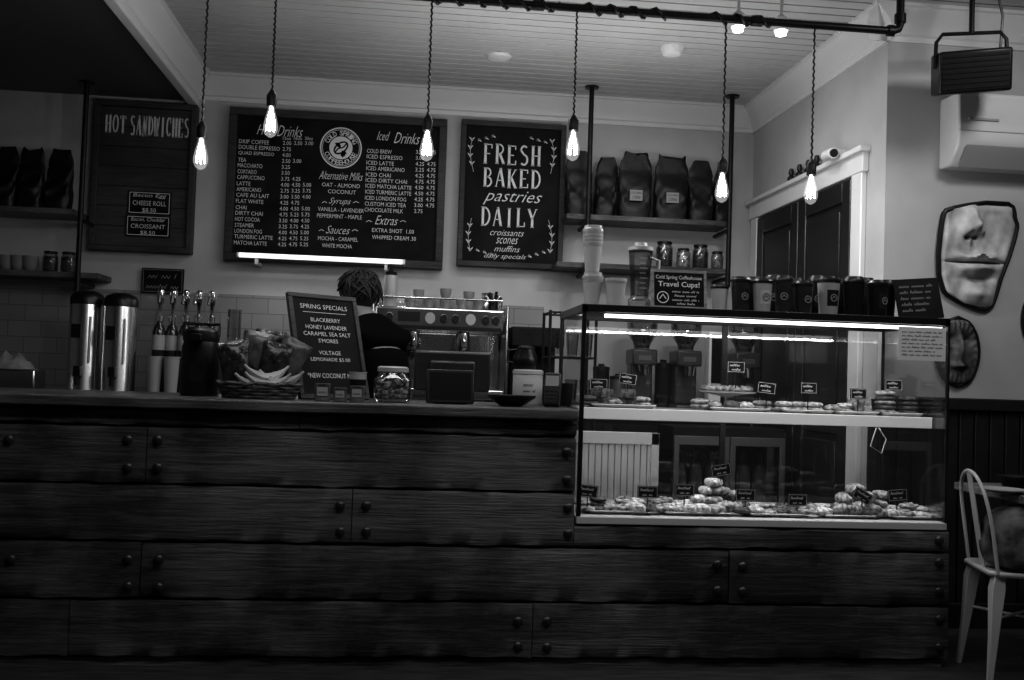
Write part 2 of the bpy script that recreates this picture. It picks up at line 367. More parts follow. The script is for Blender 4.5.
B().box(xa+.012,xb-.014,4.12,4.5,zs-.012,zs).out('shelf',M('shelf_glass',.4,.2),cs,bev=.002)
B().box(xa+.012,xb-.014,4.108,4.122,zs-.045,zs+.002).out('shelf_rail',M('lit_acrylic',.6,.3,emit=.13),cs,bev=.002)
B().box(xa+.1,xb-.02,4.03,4.05,zt-.05,zt-.036).out('light_bar',LED,cs)
B().box(xa+.05,xb-.05,4.14,4.155,zs-.03,zs-.02).out('light_bar',M('led_strip_soft',.9,.5,emit=2),cs)
for x in (xa+.35,xb-.35): B().box(x,x+.012,4.12,yb-.02,zs-.035,zs-.012).out('shelf_bracket',STEEL,cs)
B().tube([(xb-.25,4.14,zs-.05),(xb-.27,4.15,zs-.13),(xb-.22,4.15,zs-.16),(xb-.2,4.15,zs-.1),(xb-.24,4.14,zs-.05)],.003,6).out('power_cord',PLAST,cs)
def area(name,loc,sx,sy,pw,rot=(0,0,0),spread=None):
    l=bpy.data.lights.new(name,'AREA'); l.shape='RECTANGLE'; l.size=sx; l.size_y=sy; l.energy=pw
    o=link(bpy.data.objects.new(name,l)); o.location=loc; o.rotation_euler=rot; return o
area('case_light_upper',((xa+xb)/2+.03,4.06,zt-.06),xb-xa-.1,.03,5,(R(18),0,0))
area('case_light_lower',((xa+xb)/2,4.17,zs-.04),xb-xa-.1,.03,4,(R(8),0,0))
# ---- pastries ----
def rough(o,a,seed=1):
    rr=random.Random(seed)
    for v in o.data.vertices: v.co+=V((rr.uniform(-a,a),rr.uniform(-a,a),rr.uniform(-a,a)*.7 if v.co.z>.005 else 0))
    return o
def croissant(mat):
    pts=[];rs=[]
    for i in range(25):
        a=R(20+140*i/24); pts.append((.07*math.cos(a),.05*math.sin(a)-.03,.03)); s_=math.sin(math.pi*(i+.6)/25.2)
        rs.append(.006+.027*s_**.8*(1+.28*(((i*1.0)%4)/4-.4)))
    return B().tube(pts,rs,12,flat=.85).out('croissant',mat,ang=60)
def cookie(mat):
    return rough(B().lathe([(.001,0),(.034,0),(.043,.006),(.042,.013),(.033,.019),(.022,.02),(.012,.022),(0,.0215)],seg=18).out('cookie',mat,ang=70),.0018)
def scone(mat):
    b=B(); pr=[(-.05,-.03),(.0,-.04),(.05,-.035),(.035,.01),(.012,.055),(-.025,.015)]
    b.loft([[V((x*s0,y*s0,z)) for x,y in pr] for s0,z in ((.95,0),(1.08,.01),(1.05,.024),(.8,.034),(.4,.038))])
    return rough(b.out('scone',mat,sub=2),.006,4)
def danish(mat):
    b=B(); pts=[];n=44
    for i in range(n):
        a=i*.42; r=.006+.034*i/n; pts.append((r*math.cos(a),r*math.sin(a),.014+.01*(1-i/n)))
    b.tube(pts,[.009+.004*math.sin(i) for i in range(n)],8); return b.out('danish',mat,ang=60)
def bar(mat):
    b=B().loft([[V((x*s0,y*s0,z)) for x,y in ((-.045,-.03),(0,-.032),(.045,-.03),(.046,0),(.045,.03),(0,.032),(-.045,.03),(-.046,0))] for s0,z in ((1,0),(1.02,.015),(1,.03),(.9,.036),(.4,.037))])
    return rough(b.out('loaf_slice',mat,ang=50),.002,3)
protos={}
for k,fn,lab,cat in (('croissant',croissant,'golden flaky crescent croissant','croissant'),('cookie',cookie,'round chunky baked cookie','cookie'),('scone',scone,'rough crumbly sugar-topped scone','scone'),('danish',danish,'spiral glazed danish pastry','pastry'),('loaf',bar,'thick slice of dark loaf cake','cake')):
    for mk,mt in (('g',PAST),('d',PASTD),('l',PASTL)):
        protos[k+mk]=(fn,mt,lab,cat)
made={}
def pastry(key,u,Y,z,rz=0,sc=1,grp='pastries in the display case',rx=0):
    fn,mt,lab,cat=protos[key]; p=on(u,Y,z)
    if key not in made: o=fn(mt); made[key]=o
    else: o=dup(made[key])
    o.location=p; o.rotation_euler=(rx,0,rz); o.scale=(sc,sc,sc); tag(o,lab,cat,grp); return o
def tray(u,Y,z,w,d,lab='white rectangular ceramic tray under pastries'):
    p=on(u,Y,z); b=B()
    def rr(s,zz): return [V((x*s[0],y*s[1],zz)) for x,y in ((-1,-.85),(-.93,-1),(.93,-1),(1,-.85),(1,.85),(.93,1),(-.93,1),(-1,.85))]
    w/=2;d/=2
    b.loft([rr((w*.88,d*.85),0),rr((w,d),.014),rr((w*.98,d*.97),.016),rr((w*.86,d*.82),.005)])
    return tag(b.out('serving_tray',CERAM,loc=p),lab,'tray','serving trays in the display case')
def pricetag(u,v,Y,z,tilt=0,w=.075,h=.045):
    p=on(u,Y,z); zc=at(u,v,Y).z; hh=max(zc-z,h/2+.004)
    e=E('price_tag','small black chalk price card on a stand','price tag',p,R(random.uniform(-8,8)),'price cards in the display case')
    m=Matrix.Translation((0,0,hh))@Matrix.Rotation(tilt,4,'Y')
    B().box(-w/2,w/2,-.002,.002,-h/2,h/2,m).out('card',CHALKB,e)
    B().box(-.002,.002,.002,.005,0,hh).box(-.014,.014,-.006,.012,0,.003).out('stand',BLACK,e)
    l=Let(); l.scrib(-w*.36,w*.36,h*.06,h*.3,.0016,1); l.scrib(-w*.25,w*.25,-h*.32,h*.26,.0014,2)
    l.stroke([(-w*.46,-h*.44),(w*.46,-h*.44),(w*.46,h*.44),(-w*.46,h*.44),(-w*.46,-h*.44)],.0012)
    l.out(e,CHALK,loc=(0,-.0028,hh),rot=(0,tilt,0) if tilt else None)
zd=zb+.001
for u,w in ((612,.25),(690,.3),(768,.26),(838,.24),(903,.22)): tray(u,4.2,zd,w,.27)
zz=zd+.008
random.seed(3)
lay=[(587,'cookieg',2),(598,'cookied',3),(610,'sconeg',1),(622,'danishg',2),(636,'sconel',1),(649,'danishd',1),(662,'danishg',2),(675,'danishl',1),(688,'sconel',1),(701,'sconel',2),(714,'sconeg',2),(728,'croissantg',2),(742,'danishd',1),(755,'danishl',1),(768,'cookieg',2),(782,'danishd',1),(795,'cookied',1),(808,'danishg',1),(822,'sconel',1),(835,'sconed',1),(848,'croissantg',2),(863,'croissantg',2),(878,'sconeg',2),(892,'sconel',1),(905,'danishg',2),(918,'cookiel',2),(930,'cookieg',1)]
for u,k,n_ in lay:
    sc_=random.uniform(.85,1.08)
    pastry(k,u,4.10+random.uniform(0,.02),zz,random.uniform(-.8,.8),sc_)
    pastry(k,u+random.uniform(-3,3),4.235+random.uniform(0,.03),zz,random.uniform(-1,1),sc_)
    hh={'cookie':.019,'scone':.034,'croissant':.042,'danish':.026}[k[:-1]]
    for q_ in range(1,n_): pastry(k,u+random.uniform(-4,4),4.165,zz+hh*q_*.95,random.uniform(-2,2),sc_,rx=random.uniform(-.15,.15))
for u,k,h in ((706,'sconel',.07),(718,'sconeg',.072),(712,'sconel',.105),(880,'sconeg',.068),(858,'croissantg',.075)):
    pastry(k,u,4.18,zz+h,random.uniform(-1,1),.95)
for u,v,ti in ((587,491,.1),(647,492,0),(684,490,0),(720,470,-.2),(745,495,0),(797,500,0),(862,496,.5),(897,495,-.1)):
    pricetag(u,v,4.09 if u!=720 else 4.16,zd,ti,w=.085,h=.05)
zu=zs+.001
for u,w in ((620,.28),(735,.26),(802,.22),(850,.19),(895,.17)): tray(u,4.26,zu,w,.2)
for u,k in ((590,'cookied'),(602,'loafd'),(614,'danishg'),(628,'loafd'),(641,'cookieg'),(700,'cookieg'),(714,'danishg'),(730,'sconed'),(745,'danishl'),(762,'cookieg'),(784,'cookiel'),(798,'cookiel'),(813,'cookiel'),(832,'danishg'),(845,'cookiel'),(859,'loafg')):
    for q_ in range(2 if k[:-1] in ('cookie','loaf') else 1):
        pastry(k,u,4.24,zu+.008+q_*(.02 if 'cookie' in k else .035),random.uniform(-.5,.5)+q_,1.0)
for i in range(5):
    pastry('cookied' if i%2 else 'cookieg',885,4.24,zu+.008+i*.02,i,1.05)
    if i<4: pastry('cookied',908,4.26,zu+.008+i*.02,i,1.0)
p=on(727,4.36,zu)
e=E('cake_stand','white footed plate holding pastries','cake stand',p)
B().lathe([(.05,0),(.05,.006),(.014,.015),(.012,.055),(.05,.066),(.125,.078),(.128,.084),(.05,.074),(0,.074)],seg=32).out('plate',CERAM,e)
for dx in (-18,-6,6,18): pastry('danishg' if dx%4 else 'sconel',727+dx,4.35,zu+.08,dx,.95)
for u,v,ti in ((598,384,0),(627,379,.12),(735,367,0),(766,388,.1),(808,388,0),(858,394,0),(893,385,0)):
    pricetag(u,v,4.31 if v<386 else 4.17,zu,ti,w=.078,h=.048)
p=at(922,344,3.998)
e=E('paper_notice','white printed paper notice taped to the glass','notice',(p.x,3.9985,p.z))
B().box(-.105,.105,-.001,.0,-.07,.07).out('sheet',PAPER,e)
l=Let()
for i in range(7): l.scrib(-.09,.09-(.03 if i%3==2 else 0),.045-i*.016,.011,.0016,i)
l.out(e,MATTE,y=-.0015)
# ---------------- boards on back wall ----------------
def wallboard(name,label,ul,ur,tc,bc,fw=.05,planks=False):
    um=(ul+ur)/2; vm=(tc[1]+bc[1])/2; YB=YW-.05
    xl=at(ul,vm,YB).x; xr=at(ur,vm,YB).x; z1=at(tc[0],tc[1],YB).z; z0=at(bc[0],bc[1],YB).z
    o=V(((xl+xr)/2,YB,(z0+z1)/2)); w=(xr-xl)/2; h=(z1-z0)/2
    e=E(name,label,'menu board',o)
    B().box(-w,w,-.03,.05,h-fw,h).box(-w,w,-.03,.05,-h,-h+fw).box(-w,-w+fw,-.029,.05,-h+fw,h-fw).box(w-fw,w,-.029,.05,-h+fw,h-fw).out('frame',FRAMEW,e,bev=.004)
    b=B()
    if planks:
        n=7; H=2*(h-fw)
        for i in range(n): b.box(-w+fw,w-fw,-.004,.04,-h+fw+i*H/n+.004,-h+fw+(i+1)*H/n-.004)
        b.box(-w+fw,w-fw,.01,.04,-h+fw,h-fw)
    else: b.box(-w+fw,w-fw,-.0,.04,-h+fw,h-fw)
    b.out('panel',FRAMEW if planks else CHALKB,e,flat=True)
    L=Let()
    def t(s_,u0,u1,v0,v1,serif=None,**k):
        v_=(v0+v1)/2; a=at(u0,v_,YB).x-o.x; c=None if u1 is None else at(u1,v_,YB).x-o.x
        uu=u0 if u1 is None else (u0+u1)/2
        zlo=at(uu,v1,YB).z-o.z; zhi=at(uu,v0,YB).z-o.z
        if serif: L.serif(s_,a,c,zlo,zhi,serif,.02)
        else: L.put(s_,a,c,zlo,zhi,**k)
    def q(u,v): p=at(u,v,YB)-o; return (p.x,p.z)
    return e,L,t,q
e,L,t,q=wallboard('chalk_menu_board','dark plank menu board headed hot sandwiches',92.5,195,(148,103),(139,252),fw=.035,planks=True)
t('HOT',105,127,115,133,serif=1.15); t('SANDWICHES',130,190,117,137,serif=1.15)
L.out(e,y=-.007)
for (u0,u1,v0,v1,lines) in ((128,172,193,214,('Bacon Egg','CHEESE ROLL','$8.50')),(126,171,217,236,('Bacon, Cheddar','CROISSANT','$8.50'))):
    a=at(u0,v1,YW-.05)-e.location; c=at(u1,v0,YW-.05)-e.location
    B().box(a.x,c.x,-.014,-.005,a.z,c.z).out('small_sign',CHALKB,e)
    l=Let(); 
    for i,s_ in enumerate(lines):
        hh=(c.z-a.z)/3.2; l.put(s_,a.x+.03+(.06 if i==2 else 0),c.x-.03-(.06 if i==2 else 0),c.z-.005-(i+.85)*hh,c.z-.005-(i+.2)*hh,bold=.015,shear=.2 if i==0 else 0)
    l.stroke([(a.x+.01,a.z+.01),(c.x-.01,a.z+.01),(c.x-.01,c.z-.01),(a.x+.01,c.z-.01),(a.x+.01,a.z+.01)],.004)
    l.out(e,y=-.016)
e,L,t,q=wallboard('chalk_menu_board','large framed chalkboard drinks menu with prices',227,445,(340,114),(332,265),fw=.05)
SC=dict(shear=.5,bold=.0)
t('Hot',257,273,125,135,**SC); t('Drinks',277,303,126,137,**SC)
hot=['DRIP COFFEE','DOUBLE ESPRESSO','QUAD ESPRESSO','TEA','MACCHIATO','CORTADO','CAPPUCCINO','LATTE','AMERICANO','CAFE AU LAIT','FLAT WHITE','CHAI','DIRTY CHAI','HOT COCOA','STEAMER','LONDON FOG','TURMERIC LATTE','MATCHA LATTE']
pr=['2.00 2.50 3.00','2.75','4.00','2.50 3.00','3.25','3.50','3.75 4.25','4.00 4.50 5.00','2.75 3.25 3.75','3.00 3.50 4.00','4.25 4.75','4.00 4.50 5.00','4.75 5.25 5.75','3.50 4.00 4.50','3.25 3.75 4.25','4.00 4.50 5.00','4.25 4.75 5.25','4.25 4.75 5.25']
for i,(s_,c_) in enumerate(zip(hot,pr)):
    v=140+i*5.95; x=239-i*.3; t(s_,x,x+2.75*len(s_),v,v+4,bold=.015)
    vv=v+1.4
    for j,pz in enumerate(c_.split()):
        t(pz,283+j*11-i*.3,283+j*11+8.3-i*.3,vv,vv+3.8,bold=.015)
for j,s_ in enumerate(('12oz','16oz','20oz')): t(s_,283+j*11,291+j*11,137,140,bold=.015)
cx,cz=q(341,148)
for r,w in ((.135,.009),(.12,.003)): L.ring(cx,cz,r,w)
for i,ch in enumerate('COLD SPRING'):
    a=R(155-130*i/10)
    if ch!=' ': L.put(ch,cx+.097*math.cos(a)-.011,cx+.097*math.cos(a)+.011,cz+.097*math.sin(a)-.016,cz+.097*math.sin(a)+.016,bold=.04,ang=a-R(90))
for i,ch in enumerate('COFFEEHOUSE'):
    a=R(205+130*i/10); L.put(ch,cx+.097*math.cos(a)-.011,cx+.097*math.cos(a)+.011,cz+.097*math.sin(a)-.016,cz+.097*math.sin(a)+.016,bold=.04,ang=a+R(90))
L.poly([(cx+.075*math.cos(k*math.pi/16),cz+.075*math.sin(k*math.pi/16)) for k in range(32)])
D_=Let()
be=[(cx+.05*math.cos(a_)*math.cos(.7)-.03*math.sin(a_)*math.sin(.7),cz+.05*math.cos(a_)*math.sin(.7)+.03*math.sin(a_)*math.cos(.7)) for a_ in [k*math.pi/8 for k in range(16)]]
D_.stroke(be+[be[0]],.011); D_.stroke([(cx-.036+.072*k/8,cz-.031+.062*k/8+.008*math.sin(k*.8)) for k in range(9)],.009)
for k in range(3): D_.leaf(cx,cz+.01*k-.005,2.2+.3*k,.045,.012); D_.leaf(cx+.005,cz-.018-.004*k,-.6-.35*k,.042,.012)
D_.out(e,CHALKB,y=-.0055,name='emblem')
t('Alternative Milks',319,363,172,180,**SC)
for s_,u0,u1,v in (('OAT - ALMOND',322,360,183.5),('COCONUT',328,356,190),('VANILLA - LAVENDER',318,364,208),('PEPPERMINT - MAPLE',317,362,214.5),('MOCHA - CARAMEL',318,358,237),('WHITE MOCHA',322,352,244)): t(s_,u0,u1,v,v+4,bold=.015)
t('Syrups',329,351,198,206,**SC); t('Sauces',326,350,226,234,**SC)
for a_,c_,v in ((322,327,203),(353,359,203),(319,324,231),(352,358,231),(366,372,222),(400,406,222)): L.stroke([q(a_,v),q((a_+c_)/2,v-1.5),q(c_,v)],.004)
t('Iced',377,390,131.5,140.5,**SC); t('Drinks',394,420,133,144,**SC)
ice=['COLD BREW','ICED ESPRESSO','ICED LATTE','ICED AMERICANO','ICED CHAI','ICED DIRTY CHAI','ICED MATCHA LATTE','ICED TURMERIC LATTE','ICED LONDON FOG','CUSTOM ICED TEA','CHOCOLATE MILK']
for i,s_ in enumerate(ice):
    v=149.5+i*5.9; x=367-i*.25; t(s_,x,x+min(2.75*len(s_),46),v,v+4,bold=.015)
    t(['3.50','3.00','4.25','3.25','4.25','4.75','4.50','4.50','4.25','3.00','2.75'][i],416-i*.2,424.5-i*.2,v+.8,v+4.7,bold=.015)
    if i not in (1,10): t('4.75',427.5-i*.2,436-i*.2,v+1,v+4.9,bold=.015)
t('Extras',375,398,216,225,**SC); t('EXTRA SHOT  1.00',372,414,229,233,bold=.015); t('WHIPPED CREAM .50',372,416,236,240,bold=.015)
L.out(e,y=-.004)
e,L,t,q=wallboard('chalk_menu_board','framed chalkboard reading fresh baked pastries daily',459,564,(514,123),(510,268),fw=.035)
t('FRESH',482,542,145,165,serif=1.1); t('BAKED',482,542,169,188,serif=1.1); t('pastries',483,542,191,206,shear=.5,bold=0); t('DAILY',480,538,208,227,serif=1.1)
for i,(s_,a,c) in enumerate((('croissants',490,524),('scones',496,518),('muffins',494,520),('daily specials',484,526))): t(s_,a,c,230+i*8,236+i*8,bold=.005,shear=.45)
for (u,v,du) in ((472,140,1),(552,142,-1),(470,250,1),(550,252,-1)):
    for k in range(4):
        dv=(8*k if v<200 else -8*k); x,z=q(u-du*2*math.sin(k),v+dv); L.ring(x,z,.008,.0025,8); L.leaf(x,z,.8,.028,.0045); L.leaf(x,z,2.3,.028,.0045)
        x2,z2=q(u-du*2*math.sin(k+1),v+(8*(k+1) if v<200 else -8*(k+1))); L.stroke([(x,z),(x2,z2)],.0025)
        if k<3: x3,z3=q(u+du*7*(k+1),v-(2*k if v<200 else -2*k)); L.ring(x3,z3,.008,.0025,8); L.leaf(x3,z3,-.5,.022,.0045)
L.out(e,y=-.004)
p=at(163,281,YW-.02)
e=E('wall_sign','small black chalk sign hung on tiled wall','sign',p)
B().box(-.13,.13,-.01,.007,-.08,.08).out('panel',CHALKB,e,bev=.003)
l=Let(); l.scrib(-.09,.09,.015,.04,.003,4); l.scrib(-.1,.1,-.05,.035,.003,5); l.stroke([(-.12,-.07),(.12,-.07),(.12,.07),(-.12,.07),(-.12,-.07)],.002); l.out(e,CHALKD,y=-.012)
YT=YW-.2; a=at(240,255,YT); c=at(402,263,YT)
e=E('tube_light','slim white fluorescent tube light under menu board','light',((a.x+c.x)/2,YT,(a.z+c.z)/2))
w=(c.x-a.x)/2
B().cyl((-w,-.03,0),(w,-.03,0),.014).out('tube',TUBE,e)
B().box(-w-.02,w+.02,-.01,.04,-.012,.02).out('housing',WHITE,e,bev=.003)
for x in (-w*.8,w*.8): B().box(x-.01,x+.01,.04,.2,-.05,-.03).box(x-.01,x+.01,.0,.04,-.05,-.01).out('bracket',WHITE,e)
area('tube_glow',(e.location.x,YT-.06,e.location.z-.03),2*w,.03,2,(R(-20),0,0))
# ---------------- shelves, pipes, bags ----------------
zA=at(40,208,6.35).z; zB_=at(40,271,6.35).z; zC=at(650,218,6.35).z; zD=at(650,266,6.35).z
def shelf(x0,x1,z,lab='dark wooden plank wall shelf'):
    o=B().box(x0,x1,YW-.28,YW-.001,z-.035,z).out('wall_shelf',WOOD2,bev=.004); return tag(o,lab,'shelf',group='plank wall shelves')
xs=on(76,6.35,zA).x; xs2=on(100,6.35,zB_).x
shelf(-3.6,xs,zA); shelf(-3.6,xs2,zB_)
xc0=on(566,6.35,zC).x; xc1=on(728,6.35,zC).x
shelf(xc0,xc1,zC); shelf(on(556,6.35,zD).x,xc1,zD)
def pipe(u,Y,z0,z1,lab):
    x=on(u,Y,(z0+z1)/2).x
    e=E('pipe_support',lab,'pipe',(x,Y,z0))
    B().cyl((0,0,0),(0,0,z1-z0),.016).out('pipe',BMET,e)
    B().lathe([(.045,z1-z0-.012),(.045,z1-z0-.001)]).out('flange',BMET,e)
    for z in (zC,zD,zA,zB_):
        if z0<z<z1 and ((z in (zC,zD))==(u>400)): B().cyl((0,0,z-z0-.065),(0,YW-Y-.005,z-z0-.065),.014).out('shelf_arm',BMET,e)
pipe(82,6.29,zB_-.12,2.86,'black iron pipe shelf support')
pipe(589,6.29,zD-.12,HC,'black iron pipe holding plank shelves')
pipe(730,6.29,zD-.12,HC,'black iron pipe beside plank shelves')
def coffee_bag(p,w,h,lab,rz=0,label_=True,grp='coffee bags on wall shelves'):
    e=E('coffee_bag',lab,'coffee bag',p,rz,grp); n=32; rings=[]; rg=random.Random(int(p.x*991)); ph=rg.uniform(0,6); lean=rg.uniform(-.02,.02)
    for i in range(27):
        t_=i/26
        sx=.43+.05*min(1,t_*5)-.02*math.sin(math.pi*t_)
        if t_>.72: sx=.46+(.03*math.sin((t_-.72)*22+ph))-.1*max(0,(t_-.72)/.28)**2
        sy=.06*(1-max(0,t_-.35)/.5) if t_>.35 else .06
        sy=max(sy,.011)
        k=min(1,t_*3); r=[]
        for j in range(n):
            a=2*math.pi*j/n; c,s_=math.cos(a),math.sin(a)
            wob=1+k*(.16*math.sin(3*a+t_*11+ph)+.12*math.sin(5*a-t_*19+ph)+.08*math.sin(9*a+t_*33))
            r.append(V((w*sx*abs(c)**.45*(1 if c>0 else -1)*(1+k*.03*math.sin(t_*14+ph))+lean*t_,sy*abs(s_)**.6*(1 if s_>0 else -1)*wob,h*t_+(.02*math.sin(2*a+ph)*(t_>.8)+.006*math.sin(4*a+ph))*k)))
        rings.append(r)
    B().loft(rings).out('pouch',BAG,e,ang=75)
    if label_:
        B().box(-w*.17,w*.17,-.079,-.055,h*.26,h*.42).out('bag_label',CHALKD,e)
        l=Let(); l.put('COLD SPRING',-w*.15,w*.15,h*.36,h*.395,bold=.02); l.put('COFFEE',-w*.12,w*.12,h*.285,h*.33,bold=.02); l.out(e,MATTE,y=-.0797)
for u in (4,31,58): coffee_bag(on(u,6.44,zA),.165,.37,'black foil coffee bag standing on plank shelf',R(random.uniform(-6,6)),False)
for u,w,h,lb in ((578,.19,.42,False),(603,.16,.4,False),(633,.24,.43,True),(669,.24,.42,True),(699,.18,.4,False),(719,.12,.37,False)): coffee_bag(on(u,6.44 if u not in (719,603) else 6.5,zC),w,h,'black foil coffee bag with paper label' if lb else 'plain black foil coffee bag on plank shelf',0,lb)
def simple(name,lab,cat,b,mat,loc,grp=None,rz=0,**k):
    o=b.out(name,mat,loc=loc,**k); o.rotation_euler=(0,0,rz); return tag(o,lab,cat,grp)
bowl=None; GC=M('grey_ceramic',.2,.3)
for i,u in enumerate((6,18,30)):
    for k in range(3):
        pr_=[(.025,0),(.03,.004),(.045,.03),(.05,.05),(.047,.05),(.04,.03),(.02,.008)]
        loc=on(u,6.42,zB_+.001+k*.022)
        if bowl is None: bowl=simple('bowl','small grey stacked ceramic bowl','bowl',B().lathe(pr_,seg=20),GC,loc,'bowls on the plank shelf')
        else: dup(bowl,loc)
def jar(p,r,h,lab,content=PASTD,lid=BMET,grp=None,fill=.7):
    e=E('jar',lab,'jar',p,0,grp)
    B().lathe([(r*.9,0),(r,.01),(r,h*.75),(r*.8,h*.85),(r*.8,h*.9)],seg=24).out('glass_body',JAR,e)
    B().lathe([(r*.85,h*.88),(r*.88,h*.89),(r*.88,h*.98),(r*.7,h)],seg=24).out('lid',lid,e)
    B().lathe([(r*.85,.008),(r*.93,.015),(r*.93,h*fill),(r*.5,h*fill+.01),(0,h*fill+.012)],seg=20).out('contents',content,e)
    return e
j0=jar(on(50,6.42,zB_+.001),.045,.13,'glass storage jar with dark lid on shelf',PASTD)
dup(j0,on(68,6.42,zB_+.001))
for u,r,h,c in ((664,.055,.17,PASTD),(683,.045,.13,PASTL),(700,.052,.16,PASTD),(717,.04,.12,PAST)): jar(on(u,6.4,zD+.001),r,h,'glass jar with black lid on pipe shelf',c,BLACK,'jars on the pipe shelf')
# ---------------- back counter ----------------
BC=.95
e=E('back_counter','low dark work counter along back wall','counter',(0,0,0))
B().box(-4.2,2.1,5.92,6.58,.1,BC-.04).box(-4.2,2.1,5.98,6.58,0,.1).out('cabinet_body',DARK,e)
B().box(-4.2,2.15,5.88,YW-.015,BC-.04,BC).out('worktop',M('grey_worktop',.12,.35),e,bev=.004)
for i in range(10): B().box(-4.15+i*.6,-3.6+i*.6,5.905,5.92,.14,BC-.07).out('door',MATTE,e,bev=.004)
b=B()
pa=on(581,4.95,.6); pb=on(657,4.95,.6); z1=at(620,432,4.95).z
x=pa.x-.1
while x<pb.x-.03: b.box(x+.002,x+.03,4.94,4.96,0.06,z1-.06); x+=.033
b.box(pa.x-.1,pb.x,4.955,4.975,0,z1).box(pa.x-.1,pb.x,4.93,4.96,z1-.06,z1).box(pb.x-.04,pb.x,4.93,4.96,0,z1)
tag(b.out('beadboard_panel',WHITE,bev=.002),'low white beadboard panel behind the counter','panel')
fx0=on(672,5.5,.5).x; fx1=on(785,5.5,.5).x
e=E('undercounter_fridge','steel framed glass door fridge with bottles','fridge',((fx0+fx1)/2,5.5,0)); w=(fx1-fx0)/2
B().box(-w,w,0.02,.36,0,.06).box(-w,w,.02,.36,.84,.9).box(-w,-w+.04,.02,.36,.06,.84).box(w-.04,w,.02,.36,.06,.84).box(-w,w,.34,.36,.06,.84).box(-w+.04,w-.04,.06,.33,.44,.45).out('cabinet',MATTE,e,bev=.003)
FS=M('fridge_trim',.12,.4,m=.6)
for s_ in (-1,1):
    x0_,x1_=(-w+.005,-.003) if s_<0 else (.003,w-.005)
    B().box(x0_,x1_,0,.018,.07,.12).box(x0_,x1_,0,.018,.8,.85).box(x0_,x0_+.03,0,.018,.12,.8).box(x1_-.03,x1_,0,.018,.12,.8).out('door_frame',FS,e,bev=.002)
    B().box(x0_+.03,x1_-.03,.006,.01,.12,.8).out('door_glass',GLASS,e)
    B().cyl((s_*.04,-.03,.35),(s_*.04,-.03,.65),.008).out('handle',CHROME,e)
bt=None
for i in range(6):
    for z_ in (.061,.451):
        loc=e.location+V((-w+.09+i*(2*w-.18)/5,.18,z_))
        if bt is None: bt=simple('milk_bottle','dark syrup bottle inside small fridge','bottle',B().lathe([(.036,0),(.038,.01),(.038,.18),(.03,.22),(.015,.25),(.015,.3),(0,.3)],seg=18),GC,loc,'bottles in the fridge')
        else: dup(bt,loc)
# knock box and canisters adding dark clutter beside grinders
for u,hh in ((600,.3),(617,.24),(662,.34),(773,.3)):
    e=E('storage_canister','dark metal canister with lid on back counter','canister',on(u,6.3,BC),0,'dark canisters on back counter')
    B().lathe([(.05,0),(.052,.01),(.052,hh*.85)],seg=20).out('body',FS if u in(617,773) else MATTE,e)
    B().lathe([(.055,hh*.85),(.055,hh*.93),(.02,hh*.96),(.02,hh),(0,hh)],seg=20).out('lid',BLACK,e)
def urn(p,h,lab):
    e=E('coffee_urn',lab,'coffee urn',p,0,'steel coffee urns'); r=.094
    B().lathe([(r*1.03,0),(r*1.03,.03),(r,.04),(r,h*.86),(r*.98,h*.88)],seg=32).out('body',STEEL,e)
    B().lathe([(r*1.02,h*.87),(r*1.02,h*.93),(r*.9,h*.97),(r*.5,h),(0,h)],seg=32).out('lid',BLACK,e)
    B().box(-.02,.02,-r-.05,-r+.02,.12,.18).cyl((0,-r-.04,.13),(0,-r-.04,.07),.012).out('tap',BLACK,e,bev=.004)
    B().cyl((.05,-r+.002,.2),(.05,-r+.002,h*.75),.006).out('sight_glass',CERAM,e)
    B().box(-.055,.0,-r-.003,-r+.01,h*.55,h*.68).out('badge',BLACK,e)
urn(on(83,6.1,BC),.62,'tall brushed steel coffee urn with black lid')
urn(on(117,6.05,BC),.61,'tall brushed steel coffee urn with black lid')
def syrup(p,lab):
    e=E('syrup_bottle',lab,'bottle',p,0,'syrup bottles on back counter')
    B().lathe([(.036,0),(.038,.01),(.038,.15),(.03,.18),(.017,.2),(.016,.22)],seg=20).out('bottle',TCUP,e)
    B().lathe([(.0386,.04),(.0386,.13)],seg=20,cap=False).out('bottle_label',KRAFT,e)
    B().lathe([(.026,.215),(.026,.25),(.012,.26),(.012,.31),(.02,.325),(.024,.36),(.022,.4),(.012,.41)],seg=14).tube([(0,0,.35),(0,-.05,.36),(0,-.07,.32)],.01,8).out('pump',CHROME,e)
    return e
RS=.25
o=B().box(on(150,6.2,1).x,on(216,6.2,1).x,6.14,6.4,BC,BC+RS-.001).out('riser_block',DARK,bev=.004); tag(o,'dark riser shelf under syrup bottles','riser')
sy=syrup(on(188,6.02,BC),'dark syrup bottle with chrome pump top')
for i,(u,Y,z_) in enumerate(((203,6.04,BC),(158,6.22,BC+RS),(171,6.24,BC+RS),(184,6.22,BC+RS),(197,6.24,BC+RS),(210,6.22,BC+RS))): dup(sy,on(u,Y,z_),rz=random.uniform(-.4,.4))
